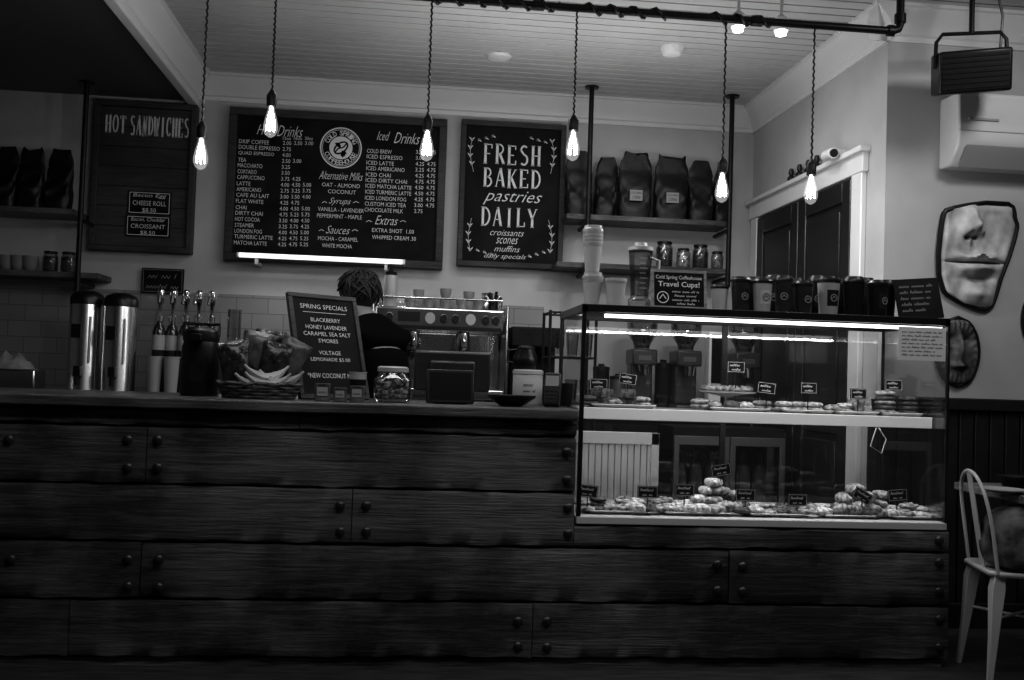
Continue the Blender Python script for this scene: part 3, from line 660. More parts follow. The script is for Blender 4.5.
def cup(p,h,r,mat,lab,lid=None,grp='paper cups',stack=0,sleeve=False):
    e=E('paper_cup',lab,'cup',p,0,grp)
    b=B().lathe([(r*.72,0),(r*.72,.003),(r,h*.97),(r*1.05,h*.975),(r*1.05,h),(r*.97,h),(r*.7,.01)],seg=24)
    for k in range(stack): b.lathe([(r*.97,h+k*.016),(r*1.05,h+.004+k*.016),(r*1.05,h+.016+k*.016),(r*.97,h+.016+k*.016)],seg=24,cap=False)
    b.out('cup_body',mat,e)
    if sleeve: B().lathe([(r*.82,h*.28),(r*.96,h*.75)],seg=24,cap=False).out('sleeve',MATTE,e)
    if lid: 
        zt_=h+stack*.016; B().lathe([(r*1.08,zt_-.004),(r*1.08,zt_+.006),(r*.95,zt_+.01),(r*.92,zt_+.022),(r*.8,zt_+.022),(r*.78,zt_+.016),(0,zt_+.016)],seg=24).out('lid',lid,e)
    return e
cup(on(170,5.95,BC),.25,.045,PLAST,'grey paper cup near syrup bottles')
cup(on(153,5.96,BC),.25,.043,PLAST,'grey paper cup near syrup bottles')
simple('glass_vase','tall clear glass cylinder','glass',B().lathe([(.04,0),(.04,.003),(.042,.55),(.039,.55),(.036,.01)],seg=24),JAR,on(231,6.2,BC))
b=B(); rings=[]
for i in range(14):
    t_=i/13; x=-.14+.28*t_; hh=.085*math.sin(math.pi*min(1,t_*1.05+.03))**.5*(1+.2*math.sin(i*1.7))
    rings.append([V((x,.08*math.cos(a)*(.6+.4*math.sin(math.pi*t_)),max(0,hh*math.sin(a)*(1+.1*math.sin(a*5+i))))) for a in [math.pi*j/11 for j in range(12)]])
b.loft(rings); simple('dish_towel','crumpled pale dish towel on steel bin','towel',b,TOWEL,on(12,6.0,BC+.151),rz=.2,ang=80)
tag(B().box(-.15,.15,-.09,.09,0,.15).out('storage_bin',STEEL,loc=on(12,6.0,BC),bev=.01),'low steel bin under a towel','bin')
# espresso machine
w=.385; p=on(436,6.15,BC); MT=.52*1.14+.002
e=E('espresso_machine','chrome two-group espresso machine on back counter','espresso machine',p); e.scale=(1,1,1.14)
B().box(-w,w,-.22,.25,.4,.52).box(-w,w,.05,.25,.06,.4).out('body',CHROME,e,bev=.012)
B().box(-w,w,-.27,.25,.05,.1).out('drip_tray',CHROME,e,bev=.006)
for a_,c_ in ((-w-.02,-w),(w,w+.02)): B().box(a_,c_,-.28,.26,.05,.54).out('side_panel',STEEL,e,bev=.01)
for x in (-w+.05,w-.05):
    for y in (-.2,.2): B().lathe([(.025,0),(.02,.05)],(x,y,0),12).out('foot',BLACK,e)
B().box(-w+.02,w-.02,-.226,-.219,.405,.425).out('lower_trim',BLACK,e)
for x in (-.16,.14):
    B().lathe([(.04,.3),(.05,.33),(.04,.4)],(x,-.15,0)).out('group_head',CHROME,e)
    B().lathe([(.036,.265),(.038,.3)],(x,-.15,0)).tube([(x,-.18,.28),(x,-.3,.27)],[.012,.016],10).out('portafilter',BLACK,e)
for x in (-.3,.29):
    B().tube([(x,-.2,.41),(x,-.26,.37),(x,-.27,.2)],.006).out('steam_wand',CHROME,e)
for x in (-.3,.02,.09,.27,.33): B().cyl((x,-.22,.465),(x,-.25,.465),.024,.02).out('knob',BLACK,e)
for x in (-.06,.18): 
    B().cyl((x,-.22,.465),(x,-.232,.465),.03).out('gauge',PLAST,e)
B().box(-.25,-.12,-.226,-.22,.445,.495).out('button_panel',BLACK,e)
B().tube([(-w+.02,-.2,.57),(w-.02,-.2,.57),(w-.02,.22,.57),(-w+.02,.22,.57)],.006,8,True).out('cup_rail',CHROME,e)
for x in (-w+.02,0,w-.02):
    for y in (-.2,.22): B().cyl((x,y,.52),(x,y,.57),.005).out('rail_post',CHROME,e)
def mug(p,h,r,mat,lab,grp='cups on the espresso machine',rz=0):
    e=E('coffee_cup',lab,'cup',p,rz,grp)
    B().lathe([(r*.6,0),(r*.65,.004),(r*.95,h*.5),(r,h),(r*.93,h),(r*.88,h*.5),(r*.5,.01)],seg=20).out('cup_body',mat,e)
    B().tube([(r*.9,0,h*.8),(r*1.4,0,h*.75),(r*1.4,0,h*.35),(r*.85,0,h*.3)],.005,6).out('handle',mat,e); return e
m0=mug(p+V((-.18,-.12,MT)),.06,.036,GC,'small grey ceramic coffee cup')
for x,y,k in ((-.07,-.13,0),(.03,-.12,0),(.13,-.11,0),(-.13,.03,0),(-.02,.04,0),(.08,.04,0),(.18,.03,0),(.23,-.13,0),(-.13,.03,1),(.03,-.12,1),(.18,.03,1)): dup(m0,p+V((x,y,MT+k*.061)),rz=random.uniform(1.2,1.9))
e=E('milk_pitcher','steel milk frothing pitcher on espresso machine','pitcher',p+V((.3,.08,MT)))
B().lathe([(.045,0),(.048,.01),(.045,.06),(.036,.1),(.04,.12),(.037,.12),(.03,.09)],seg=20).out('pitcher_body',STEEL,e)
B().tube([(.04,0,.1),(.075,0,.1),(.075,0,.04),(.045,0,.03)],.006).out('handle',STEEL,e)
b=B()
for i in range(7): b.tube([(0,0,.03),(.05*math.cos(i),.05*math.sin(i),.08+.015*(i%3))],[.004,.01],6)
simple('brush_bundle','dark cleaning brushes standing on machine','brush',b.lathe([(.03,0),(.03,.05)],seg=12),BLACK,p+V((.32,-.12,MT)))
e=E('squeeze_bottle','grey plastic squeeze bottle with dark cap','bottle',on(390,6.0,BC+MT))
B().lathe([(.036,0),(.04,.01),(.04,.17),(.034,.185)],seg=20).out('bottle_body',PLAST,e)
B().lathe([(.034,.18),(.034,.205),(.014,.21),(.008,.25)],seg=16).out('cap',MATTE,e)
GP=M('grinder_paint',.03,.3)
def grinder(p,lab):
    e=E('coffee_grinder',lab,'coffee grinder',p,0,'coffee grinders on back counter')
    B().box(-.085,.085,-.12,.12,0,.06).box(-.07,.07,-.02,.11,.06,.36).box(-.08,.08,-.1,.11,.3,.4).out('body',GP,e,bev=.012)
    B().lathe([(.05,.4),(.05,.43),(.095,.5),(.1,.62),(.095,.62),(.09,.5)],seg=24).out('hopper',JAR,e)
    B().lathe([(.102,.62),(.102,.64),(.03,.65),(0,.65)],seg=24).out('lid',BLACK,e)
    B().lathe([(.045,.41),(.08,.5),(.085,.53),(0,.54)],seg=20).out('beans',PASTD,e)
    B().lathe([(.03,.24),(.04,.3)],(0,-.09,0),16).tube([(0,-.1,.2),(0,-.2,.19)],[.012,.015],8).out('spout',CHROME,e)
    B().box(-.04,.04,-.104,-.1,.33,.36).out('front_badge',FS,e); return e
g0=grinder(on(684,6.2,BC),'dark coffee grinder with glass bean hopper'); dup(g0,on(742,6.2,BC)); dup(g0,on(640,6.25,BC))
e=E('brew_timer','white framed unit with small dark display','controller',on(714,6.1,BC))
B().box(-.05,.05,-.03,.05,0,.52).out('housing',WHITE,e,bev=.006); B().box(-.035,.035,-.034,-.03,.2,.48).out('screen',SCREEN,e)
b=B(); b.box(-.16,.16,-.18,.18,0,.03).box(-.14,.14,.04,.17,.03,.42).box(-.16,.16,-.18,.18,.38,.5)
e=E('coffee_brewer','black drip coffee brewer with carafe','coffee brewer',on(532,6.1,BC)); b.out('body',MATTE,e,bev=.01)
B().lathe([(.06,.03),(.085,.06),(.085,.12),(.05,.18),(.055,.2),(.05,.2),(.045,.18)],(0,-.06,0),24).out('carafe',JAR,e)
B().tube([(.05,-.08,.19),(.12,-.12,.17),(.12,-.12,.08),(.085,-.08,.07)],.009).out('handle',BLACK,e)
e=E('coffee_pot','black coffee pot with curved handle','coffee pot',on(524,4.45,CT+.001)+V((0,0,.158)))
B().lathe([(.045,0),(.055,.02),(.055,.05),(.04,.085),(.042,.095),(.02,.105),(0,.106)],seg=24).out('pot_body',BLACK,e)
B().tube([(-.04,0,.085),(-.08,0,.08),(-.08,0,.03),(-.053,0,.025)],.006).out('handle',BLACK,e)
e=E('wire_rack','black wire rack holding glasses','rack',on(561,5.2,0))
for x in (-.12,.12):
    for y in (-.12,.12): B().cyl((x,y,0),(x,y,1.5),.008,seg=8).out('post',BMET,e)
for z in (1.02,1.26,1.49):
    b=B(); b.tube([(-.12,-.12,z),(.12,-.12,z),(.12,.12,z),(-.12,.12,z)],.006,6,True)
    for k in range(7): b.cyl((-.12+.04*k,-.12,z),(-.12+.04*k,.12,z),.0035,seg=6)
    b.out('wire_shelf',BMET,e)
gl=None
for i,z in enumerate((1.024,1.264)):
    for dx in (-.07,0.01,.085):
        loc=e.location+V((dx,-.05,z+.003))
        if gl is None: gl=simple('drinking_glass','clear tumbler on wire rack','glass',B().lathe([(.026,0),(.034,.12),(.031,.12),(.024,.01)],seg=18),JAR,loc,'tumblers on wire rack')
        else: dup(gl,loc)
# ---------------- person ----------------
def skin_obj(name,verts,edges,rad,mat,parent,sub=2,root=0):
    me=bpy.data.meshes.new(name); me.from_pydata([V(v) for v in verts],edges,[]); o=link(bpy.data.objects.new(name,me)); me.materials.append(mat)
    m_=o.modifiers.new('skin','SKIN'); m_.use_smooth_shade=True
    for i,r in enumerate(rad):
        sv=me.skin_vertices[0].data[i]; sv.radius=(r,r) if not isinstance(r,tuple) else r; sv.use_root=(i==root)
    s_=o.modifiers.new('sub','SUBSURF'); s_.levels=sub; s_.render_levels=sub
    if parent: o.parent=parent
    return o
pp=on(378,5.25,0); pe=E('person','person with dark hair in black shirt, head bent over work','person',(pp.x,5.25,0),R(48))
vs=[(0,0,.93),(0,.01,1.1),(0,.05,1.26),(0,.11,1.37),(0,.18,1.44),(0,.235,1.51),(0,.275,1.58)]; rd=[(.14,.1),(.125,.095),(.14,.09),(.09,.07),.05,.078,.07]; ed=[(i,i+1) for i in range(6)]
def chain(st_,pts,rr):
    pr_=st_
    for q_,r_ in zip(pts,rr):
        vs.append(q_); rd.append(r_); ed.append((pr_,len(vs)-1)); pr_=len(vs)-1
    return pr_
for s_ in (-1,1):
    chain(0,[(.1*s_,0,.84),(.1*s_,.03,.48),(.1*s_,-.02,.1),(.11*s_,.1,.045),(.11*s_,.17,.035)],[.09,.06,.042,.04,.03])
    wv=chain(3,[(.16*s_,.1,1.33),(.23*s_,.16,1.1),(.17*s_,.37,1.06),(.16*s_,.43,1.06)],[.048,.042,.028,.034])
    for k in range(4): chain(wv,[((.13+.02*k)*s_,.47,1.055),((.132+.02*k)*s_,.51-.004*abs(k-1.5),1.04),((.134+.018*k)*s_,.525,1.015)],[.01,.009,.008])
    chain(wv,[(.125*s_,.43,1.05),(.11*s_,.46,1.035)],[.011,.009])
chain(5,[(0,.325,1.49)],[.016])
for s_ in (-1,1): chain(5,[(.082*s_,.225,1.53)],[.014])
skin_obj('body',vs,ed,rd,SKIN,pe)
for s_ in (-1,1): B().ball((.03*s_,.307,1.53),.011).out('eye',MATTE,pe)
vs=[(0,0,.9),(0,.01,1.1),(0,.05,1.26),(0,.105,1.36),(0,.15,1.42)];rd=[(.17,.13),(.16,.125),(.18,.135),(.16,.12),(.095,.085)];ed=[(0,1),(1,2),(2,3),(3,4)]
for s_ in (-1,1): chain(3,[(.16*s_,.1,1.335),(.235*s_,.16,1.1),(.19*s_,.31,1.07)],[.085,.065,.05])
skin_obj('shirt',vs,ed,rd,CLOTH,pe)
vs=[(0,0,.92)];rd=[(.16,.12)];ed=[]
for s_ in (-1,1): chain(0,[(.1*s_,0,.8),(.1*s_,.03,.48),(.1*s_,-.02,.12)],[.105,.078,.06])
skin_obj('trousers',vs,ed,rd,CLOTH,pe)
hc=V((0,.215,1.575)); b=B().ball(hc,.098,(.93,1.02,1.05),24)
rg=random.Random(5)
for i in range(240):
    a=rg.uniform(0,6.28); pts=[]; da=rg.uniform(-1.3,1.3); th0=rg.uniform(0,70); ln_=rg.uniform(35,70); lift=rg.uniform(.098,.118); fl=rg.uniform(0,.022)
    for k in range(6):
        th=R(min(130,th0+ln_*k/5)); aa=a+da*k/5
        pts.append(hc+V((.93*math.sin(th)*math.cos(aa),1.02*math.sin(th)*math.sin(aa),1.05*math.cos(th)))*(lift+fl*(k/5)**2))
    b.tube(pts,[.002,.0065,.007,.007,.005,.001],5)
hr=b.out('hair',HAIR,pe,ang=70)
bm=bmesh.new(); bm.from_mesh(hr.data); dl=[v for v in bm.verts if v.co.y>.285 and v.co.z<1.59]; bmesh.ops.delete(bm,geom=dl,context='VERTS'); bm.to_mesh(hr.data); bm.free()
# ---------------- items on front counter ----------------
C=CT+.001
e=E('airpot','black insulated airpot with pump lid and handle','airpot',on(199,4.3,C))
B().lathe([(.075,0),(.078,.01),(.076,.2),(.07,.225)],seg=28).out('body',BLACK,e)
B().lathe([(.072,.225),(.075,.24),(.07,.27),(.05,.285),(0,.285)],seg=28).box(-.02,.02,-.12,-.05,.225,.255).out('pump_lid',BLACK,e,bev=.003)
B().tube([(-.07,.0,.25),(-.07,.02,.3),(.07,.02,.3),(.07,0,.25)],.008).out('handle',BLACK,e)
B().box(-.03,.03,-.0785,-.07,.06,.14).out('badge',MATTE,e)
pb_=on(259,4.16,C)
e=E('wicker_basket','oval dark wicker basket holding snacks','basket',pb_)
b=B()
for k in range(5):
    zz_=.008+k*.013; sc=1+.05*k
    b.tube([(.14*sc*math.cos(a_*.2618)*(1),.085*sc*math.sin(a_*.2618),zz_+.004*math.sin(a_*4+k*3)) for a_ in range(24)],.008,6,True)
b.lathe([(.001,0),(1,0),(1,.004)],sx=.13,sy=.078,seg=24)
for a_ in range(24):
    c_,s_=math.cos(a_*.2618),math.sin(a_*.2618); b.cyl((.14*c_,.085*s_,0),(.165*c_,.102*s_,.068),.0035,seg=5)
b.out('basket_body',WICK,e)
bn=None
for i,(dx,dy,rz,tz) in enumerate(((.0,-.05,.2,.05),(.04,-.06,.05,.055),(.03,-.03,.35,.085),(.09,-.04,-.1,.065))):
    if bn is None:
        pts=[(-.09+.18*k/12,0,.05*((k/12-.5)*2)**2) for k in range(13)]
        bn=simple('banana','curved ripe banana in wicker basket','banana',B().tube(pts,[.006,.008,.013,.018,.02,.021,.021,.021,.02,.018,.013,.007,.005],6),BAN,pb_+V((dx,dy,tz)),'bananas in basket',rz)
    else: dup(bn,pb_+V((dx,dy,tz)),rz)
def pouch(p,w,h,rx,ry,rz,mat=SNACK,lab='crinkled foil snack bag in basket'):
    b=B(); n=20; rings=[]; rg=random.Random(int(p.x*777)); ph=rg.uniform(0,6)
    for i in range(15):
        t_=i/14; th=.024*max(0,math.sin(math.pi*t_))**.45+.0015; ww=w/2*(1-.1*math.sin(math.pi*t_))
        rings.append([V((ww*math.cos(2*math.pi*j/n),th*math.sin(2*math.pi*j/n)*(1+.25*math.sin(j*2.1+i*1.3+ph)),h*t_+.006*math.sin(j*1.9+ph)*(1 if i in(0,14) else .6))) for j in range(n)])
    b.loft(rings); o=b.out('snack_bag',mat,loc=p,ang=60); o.rotation_euler=(rx,ry,rz); return tag(o,lab,'snack bag','snack bags in basket')
SN2=M('snack_film_dark',.015,.25,noise=.9,scale=22,bump=.6)
for i,(dx,dy,h,rx,ry,rz) in enumerate(((-.08,.01,.2,-.1,-.2,.1),(-.055,.06,.24,-.05,.15,-.1),(.03,.02,.2,-.1,.2,.1),(.045,.07,.23,0,.45,-.1),(.0,.11,.25,0,.1,.05))): pouch(pb_+V((dx,dy,.03)),.13,h,rx,ry,rz,SNACK if i%2 else SN2)
pc=on(333,4.32,C); e=E('easel_sign','leaning framed chalkboard listing spring specials','sign',(pc.x+.01,4.32,C),R(38))
w,h=.175,.47; ln=R(-17)
mm=Matrix.Rotation(ln,4,'X')
B().box(-w,w,-.01,.012,0,.02,mm).box(-w,w,-.01,.012,h-.02,h,mm).box(-w,-w+.02,-.01,.012,.02,h-.02,mm).box(w-.02,w,-.01,.012,.02,h-.02,mm).out('frame',FRAMEW,e,bev=.002)
B().box(-w+.02,w-.02,-.004,.008,.02,h-.02,mm).out('panel',CHALKB,e)
B().cyl((0,math.sin(-ln)*h*.8,h*.8*math.cos(ln)),(0,.2,0.005),.007).out('prop_leg',FRAMEW,e)
l=Let()
rows=[('SPRING SPECIALS',.86,.24,.02),('BLACKBERRY',.735,.15,.018),('HONEY LAVENDER',.665,.21,.018),('CARAMEL SEA SALT',.6,.24,.018),("S'MORES",.535,.1,.018),('VOLTAGE',.42,.11,.018),('LEMONADE $5.00',.355,.2,.018),('*NEW COCONUT MILK',.2,.25,.022)]
for s_,z_,w_,h_ in rows: l.put(s_,-w_/2,w_/2,h*z_,h*z_+h_,bold=.01)
l.stroke([(-.11,h*.825),(.11,h*.825)],.002); l.out(e,CHALK,rot=(ln,0,0),loc=(0,-.0055,0))
for u,hh,ww in ((322,.07,.06),(340,.055,.05),(357,.065,.055)):
    e=E('tea_box','small printed snack box beside chalk sign','box',on(u,4.06,C),R(random.uniform(-15,15)),'small boxes on counter')
    B().box(-ww/2,ww/2,-.02,.02,0,hh).out('carton',SNACK,e,bev=.002)
    B().box(-ww*.35,ww*.35,-.022,-.019,hh*.3,hh*.8).out('box_label',PLAST,e)
    l=Let(); l.scrib(-ww*.28,ww*.28,hh*.45,hh*.2,.0016,3); l.out(e,MATTE,y=-.0226)
cup(on(357,4.17,C),.12,.036,KRAFT,'small paper cup with dark sleeve by sign',sleeve=True)
e=E('cookie_jar','square glass jar of wrapped treats with lid','jar',on(392,4.2,C))
def rsq(r,z,n=24,k=.35):
    return [V((r*abs(math.cos(a))**k*(1 if math.cos(a)>0 else -1),r*abs(math.sin(a))**k*(1 if math.sin(a)>0 else -1),z)) for a in [2*math.pi*(j+.5)/n for j in range(n)]]
B().loft([rsq(.07,0),rsq(.078,.01),rsq(.078,.09),rsq(.06,.115,k=.8),rsq(.058,.125,k=1)]).out('glass_body',JAR,e)
B().lathe([(.062,.123),(.065,.126),(.065,.142),(.055,.148),(.0,.149)],seg=28).out('lid',PLAST,e)
b=B()
for i in range(60): b.ball((random.uniform(-.058,.058),random.uniform(-.058,.058),random.uniform(.018,.095)),.016,(1,1,.7),8)
b.out('treats',PASTL,e)['kind']='stuff'
e=E('register_monitor','black point of sale monitor seen from behind','monitor',on(451,4.5,C))
mm=Matrix.Rotation(R(12),4,'X')
RG=M('register_shell',.03,.35)
B().box(-.17,.17,-.015,.012,.05,.23,mm).box(-.1,.1,-.03,-.012,.08,.19,mm).out('screen_back',RG,e,bev=.01)
B().box(-.09,.09,-.05,.08,0,.012).box(-.03,.03,-.03,.0,.01,.14).out('stand',BLACK,e,bev=.003)
l=Let(); l.ring(0,.175,.01,.004,16); l.out(e,CHALKD,loc=(0,-.0305,0),rot=(R(12),0,0))
e=E('tablet_terminal','black customer tablet on angled stand','tablet',on(450,4.16,C),R(4))
mm=Matrix.Rotation(R(-14),4,'X')
B().box(-.1,.1,-.008,.008,.003,.145,mm).out('tablet_case',BLACK,e,bev=.004)
B().box(-.087,.087,-.0095,-.006,.016,.133,mm).out('screen',SCREEN,e)
B().prism([(.005,0),(.1,0),(.1,.012),(.045,.11),(.03,.1)],'x',-.07,.07).out('stand',BLACK,e,bev=.002)
e=E('canister','white ceramic canister with printed label and lid','canister',on(527,4.45,C))
B().lathe([(.064,0),(.067,.006),(.067,.13),(.064,.135)],seg=32).out('body',KRAFT,e)
B().lathe([(.069,.135),(.069,.15),(.06,.155),(.0,.157)],seg=32).out('lid',KRAFT,e)
l=Let(); l.scrib(-.028,.028,.08,.022,.0025,7); l.scrib(-.028,.028,.055,.016,.002,8); l.out(e,MATTE,y=-.0675)
simple('bowl','shallow black bowl on counter','bowl',B().lathe([(.04,0),(.05,.003),(.1,.035),(.105,.045),(.1,.045),(.045,.01)],seg=28,sx=1.0),BLACK,on(511,4.14,C))
e=E('card_reader','black card payment terminal','card reader',on(551,4.15,C),R(-20))
mm=Matrix.Rotation(R(-15),4,'X')
B().box(-.035,.035,-.02,.02,.004,.145,mm).out('terminal_body',BLACK,e,bev=.006)
B().box(-.027,.027,-.024,-.019,.085,.13,mm).out('screen',CHALKD,e)
b=B()
for i in range(3):
    for j in range(4): b.box(-.024+i*.018,-.012+i*.018,-.025,-.019,.015+j*.016,.026+j*.016,mm)
b.out('keypad',DARK,e)
simple('utensil_cup','black cup for utensils beside display case','cup',B().lathe([(.03,0),(.034,.1),(.031,.1),(.025,.01)],seg=20),BLACK,on(565,4.35,C))
# ---------------- on top of the case ----------------
Z=zt+.001
cup(on(592,4.25,Z+.0),.115,.042,KRAFT,'tall stack of paper cups with white lid',PLAST,stack=1)
cup(on(592,4.25,Z+.155),.115,.042,KRAFT,'paper cup stacked on another with lid',PLAST,stack=4)
cup(on(615,4.2,Z),.11,.045,KRAFT,'white paper cup on glass case',stack=1)
e=E('blender_jug','clear glass blender jug with measuring marks','jug',on(639,4.35,Z))
B().lathe([(.05,0),(.052,.05),(.04,.06),(.055,.27),(.052,.27),(.037,.07)],seg=8).out('jug_body',JAR,e)
B().lathe([(.056,.27),(.056,.285),(.03,.29),(.028,.305)],seg=20).out('lid',PLAST,e)
B().tube([(.05,0,.24),(.085,0,.23),(.08,0,.11),(.045,0,.09)],.007).out('handle',PLAST,e)
l=Let()
for i in range(7): l.stroke([(-.015,.1+i*.022),(.012 if i%2 else .02,.1+i*.022)],.003)
l.out(e,PLAST,y=-.056)
e=E('tabletop_sign','framed black sign advertising travel cups','sign',on(679,4.12,Z))
mm=Matrix.Rotation(R(-8),4,'X'); w,h=.12,.17
B().box(-w,w,-.006,.006,0,.012,mm).box(-w,w,-.006,.006,h-.012,h,mm).box(-w,-w+.012,-.006,.006,.012,h-.012,mm).box(w-.012,w,-.006,.006,.012,h-.012,mm).out('frame',WOODL,e)
B().box(-w+.012,w-.012,-.003,.003,.012,h-.012,mm).box(-.03,.03,.005,.06,0,.004).out('panel',CHALKB,e)
l=Let(); l.put('Cold Spring Coffeehouse',-.1,.1,.125,.146,bold=.03); l.put('Travel Cups!',-.09,.09,.09,.12,bold=.045)
for z_,w_ in ((.072,.12),(.054,.1),(.036,.12),(.02,.08)): l.scrib(-w_/2+.03,w_/2+.03,z_,.012,.0016,int(z_*999))
l.ring(-.07,.05,.026,.004,20); l.stroke([(-.084,.043),(-.07,.063),(-.056,.043)],.004)
l.out(e,CHALK,rot=(R(-8),0,0),loc=(0,-.004,0))
def travel(p,lab,mat,lmat,h=.16,r=.04):
    e=E('travel_cup',lab,'travel cup',p,R(random.uniform(-25,25)),'travel cups on the glass case')
    B().lathe([(r*.78,0),(r*.8,.004),(r,h*.86)],seg=24).out('cup_body',mat,e)
    B().lathe([(r*1.06,h*.85),(r*1.06,h*.92),(r*.9,h*.97),(r*.86,h),(0,h*.98)],seg=24).out('lid',BLACK,e)
    if lmat:
        b=B()
        f=lambda z:(r*.8+(r*.2)*(z/(h*.86)))+.0008
        rings=[[V((f(z)*math.cos(R(-90+a)),f(z)*math.sin(R(-90+a)),z)) for a in range(-36,37,9)] for z in (h*.25,h*.65)]
        vv=[[b.bm.verts.new(q_) for q_ in r_] for r_ in rings]
        for j in range(8): b.bm.faces.new((vv[0][j],vv[0][j+1],vv[1][j+1],vv[1][j]))
        b.out('printed_label',lmat,e)
        l=Let(); l.ring(0,h*.45,.016,.003,20); l.stroke([(-.008,h*.43),(0,h*.49),(.008,h*.43)],.003); l.out(e,BLACK if lmat is KRAFT else CHALKD,y=-f(h*.5)-.0015)
    return e
spec=[(719,4.2,KRAFT,None,.12,.037),(740,4.18,TCUP,DARK,.155,.042),(762,4.15,PLAST,KRAFT,.15,.042),(783,4.15,TCUP,DARK,.165,.039),(803,4.15,TCUP,DARK,.145,.041),(828,4.16,CHALKD,MATTE,.17,.048),(853,4.16,BLACK,None,.175,.045),(877,4.17,BLACK,DARK,.165,.045),(752,4.3,BLACK,None,.17,.042),(773,4.32,BLACK,DARK,.185,.042),(795,4.32,TCUP,None,.175,.042),(817,4.32,BLACK,DARK,.19,.042),(841,4.32,BLACK,None,.18,.042),(864,4.32,TCUP,None,.19,.042),(886,4.32,BLACK,None,.185,.042)]
for u,Y,mt,lm,h,r in spec: travel(on(u,Y,Z),('grey' if mt in (PLAST,KRAFT,CHALKD) else 'black')+' travel cup with lid'+(' and round printed emblem' if lm else ''),mt,lm,h,r)
e=E('tabletop_sign','black folded chalk sign standing on glass case','sign',on(922,4.2,Z),R(-6))
mm=Matrix.Rotation(R(-14),4,'X')@Matrix.Rotation(R(-5),4,'Y')
B().box(-.1,.1,-.004,.004,0.009,.195,mm).box(-.03,.03,.02,.09,0,.004).out('panel',CHALKB,e)
l=Let()
for i in range(5): l.scrib(-.08,.07-i*.008,.155-i*.028,.018,.002,i)
l.out(e,CHALKD,loc=(0,-.006,0),rot=(R(-14),R(-5),0))
# ---------------- pendants + ceiling pipe ----------------
YP=4.35; zp=at(700,17,YP).z
xe=on(900,YP,zp).x
e=E('pipe_rail','black iron pipe rail hung from ceiling','pipe',(0,YP,zp))
B().tube([(-3,0,0),(xe-.03,0,0),(xe-.008,0,.01),(xe,0,.03),(xe,0,HC-zp-.002)],.018,12).out('pipe',BMET,e)
for x in (-1.2,.5,1.5): B().cyl((x,0,0),(x+.05,0,0),.024).out('coupling',BMET,e)
B().cyl((xe-.06,0,0),(xe-.03,0,0),.026).out('coupling',BMET,e); B().cyl((xe,0,.04),(xe,0,.08),.026).out('coupling',BMET,e)
B().lathe([(.05,HC-zp-.015),(.05,HC-zp-.002)],(xe,0,0)).out('flange',BMET,e)
for x0_,n_ in ((.0,40),(.72,25),(1.3,20)):
    B().tube([(x0_+.016*i,.024*math.cos(i*1.0),.024*math.sin(i*1.0)) for i in range(n_)],.007,6).out('wrapped_cable',BLACK,e)
glass_b=bpy.data.materials.new('glowing_bulb_glass'); glass_b.use_nodes=True
nt=glass_b.node_tree; N=nt.nodes; N.remove(N['Principled BSDF']); t_=N.new('ShaderNodeBsdfTransparent'); em=N.new('ShaderNodeEmission'); em.inputs[1].default_value=.13
ad=N.new('ShaderNodeAddShader'); nt.links.new(t_.outputs[0],ad.inputs[0]); nt.links.new(em.outputs[0],ad.inputs[1]); nt.links.new(ad.outputs[0],N['Material Output'].inputs[0])
def pendant(u,v):
    p=at(u,v,YP); L_=zp-p.z-.0
    e=E('pendant_lamp','bare glowing filament bulb on twisted black cord','pendant lamp',p,random.uniform(0,3),'pendant bulbs above the counter')
    B().tube([(.003*math.sin(i*2.1),.003*math.cos(i*2.1),.1+(L_-.1)*i/60) for i in range(61)],.0045,6).out('cord',BLACK,e)
    B().lathe([(.014,.045),(.021,.05),(.023,.095),(.015,.11),(.005,.125)],seg=20).out('socket',BMET,e)
    B().lathe([(.013,.05),(.014,.035),(.024,.0),(.031,-.035),(.03,-.055),(.02,-.075),(.006,-.084),(0,-.085)],seg=24).out('bulb',glass_b,e)
    b=B()
    for k in range(6):
        a=k*math.pi/3; c_,s_=math.cos(a),math.sin(a); b.tube([(c_*.006,s_*.006,.03),(c_*.016,s_*.016,-.015),(c_*.018,s_*.018,-.055)],.0022,6)
    b.cyl((0,0,.045),(0,0,.02),.006,seg=8); b.out('filament',FIL,e)
    l=bpy.data.lights.new('pendant_glow','POINT'); l.energy=4.2; l.shadow_soft_size=.03
    o=link(bpy.data.objects.new('pendant_glow',l)); o.location=p+V((0,0,-.13))
for u,v in ((201,150),(271,118),(427,142),(573,142),(722,184),(811,186)): pendant(u,v)
for u,v in ((738,27),(781,31)):
    p=at(u,v,4.5)
    e=E('ceiling_spotlight','small white lit ceiling spotlight','spotlight',(p.x,4.5,p.z))
    B().cyl((0,0,.07),(0,0,HC-p.z),.008).lathe([(.03,HC-p.z-.01),(.03,HC-p.z-.0005)]).out('stem',WHITE,e)
    B().lathe([(.032,-.0),(.034,.0),(.03,.06),(.012,.075)],seg=20).out('head',WHITE,e)
    B().lathe([(.027,-.004),(.024,-.02),(0,-.026)],seg=16).out('lens',BULB,e)
    l=bpy.data.lights.new('spot_glow','SPOT'); l.energy=22; l.spot_size=R(120); l.spot_blend=.8; l.shadow_soft_size=.04
    o=link(bpy.data.objects.new('spot_glow',l)); o.location=(p.x,4.5,p.z-.04); o.rotation_euler=(R(35),0,R(0))
simple('smoke_detector','round white smoke detector on ceiling','smoke detector',B().lathe([(.03,-.045),(.05,-.04),(.065,-.015),(.07,0)],seg=28),TRIM,(on(672,5.45,HC).x,5.45,HC))
simple('ceiling_speaker','flat round white ceiling fitting','ceiling fitting',B().lathe([(.03,-.02),(.065,-.014),(.075,0)],seg=28),TRIM,(on(499,5.8,HC).x,5.8,HC))
p=atx(846,155,XC)
e=E('security_camera','small white wall security camera','security camera',p)
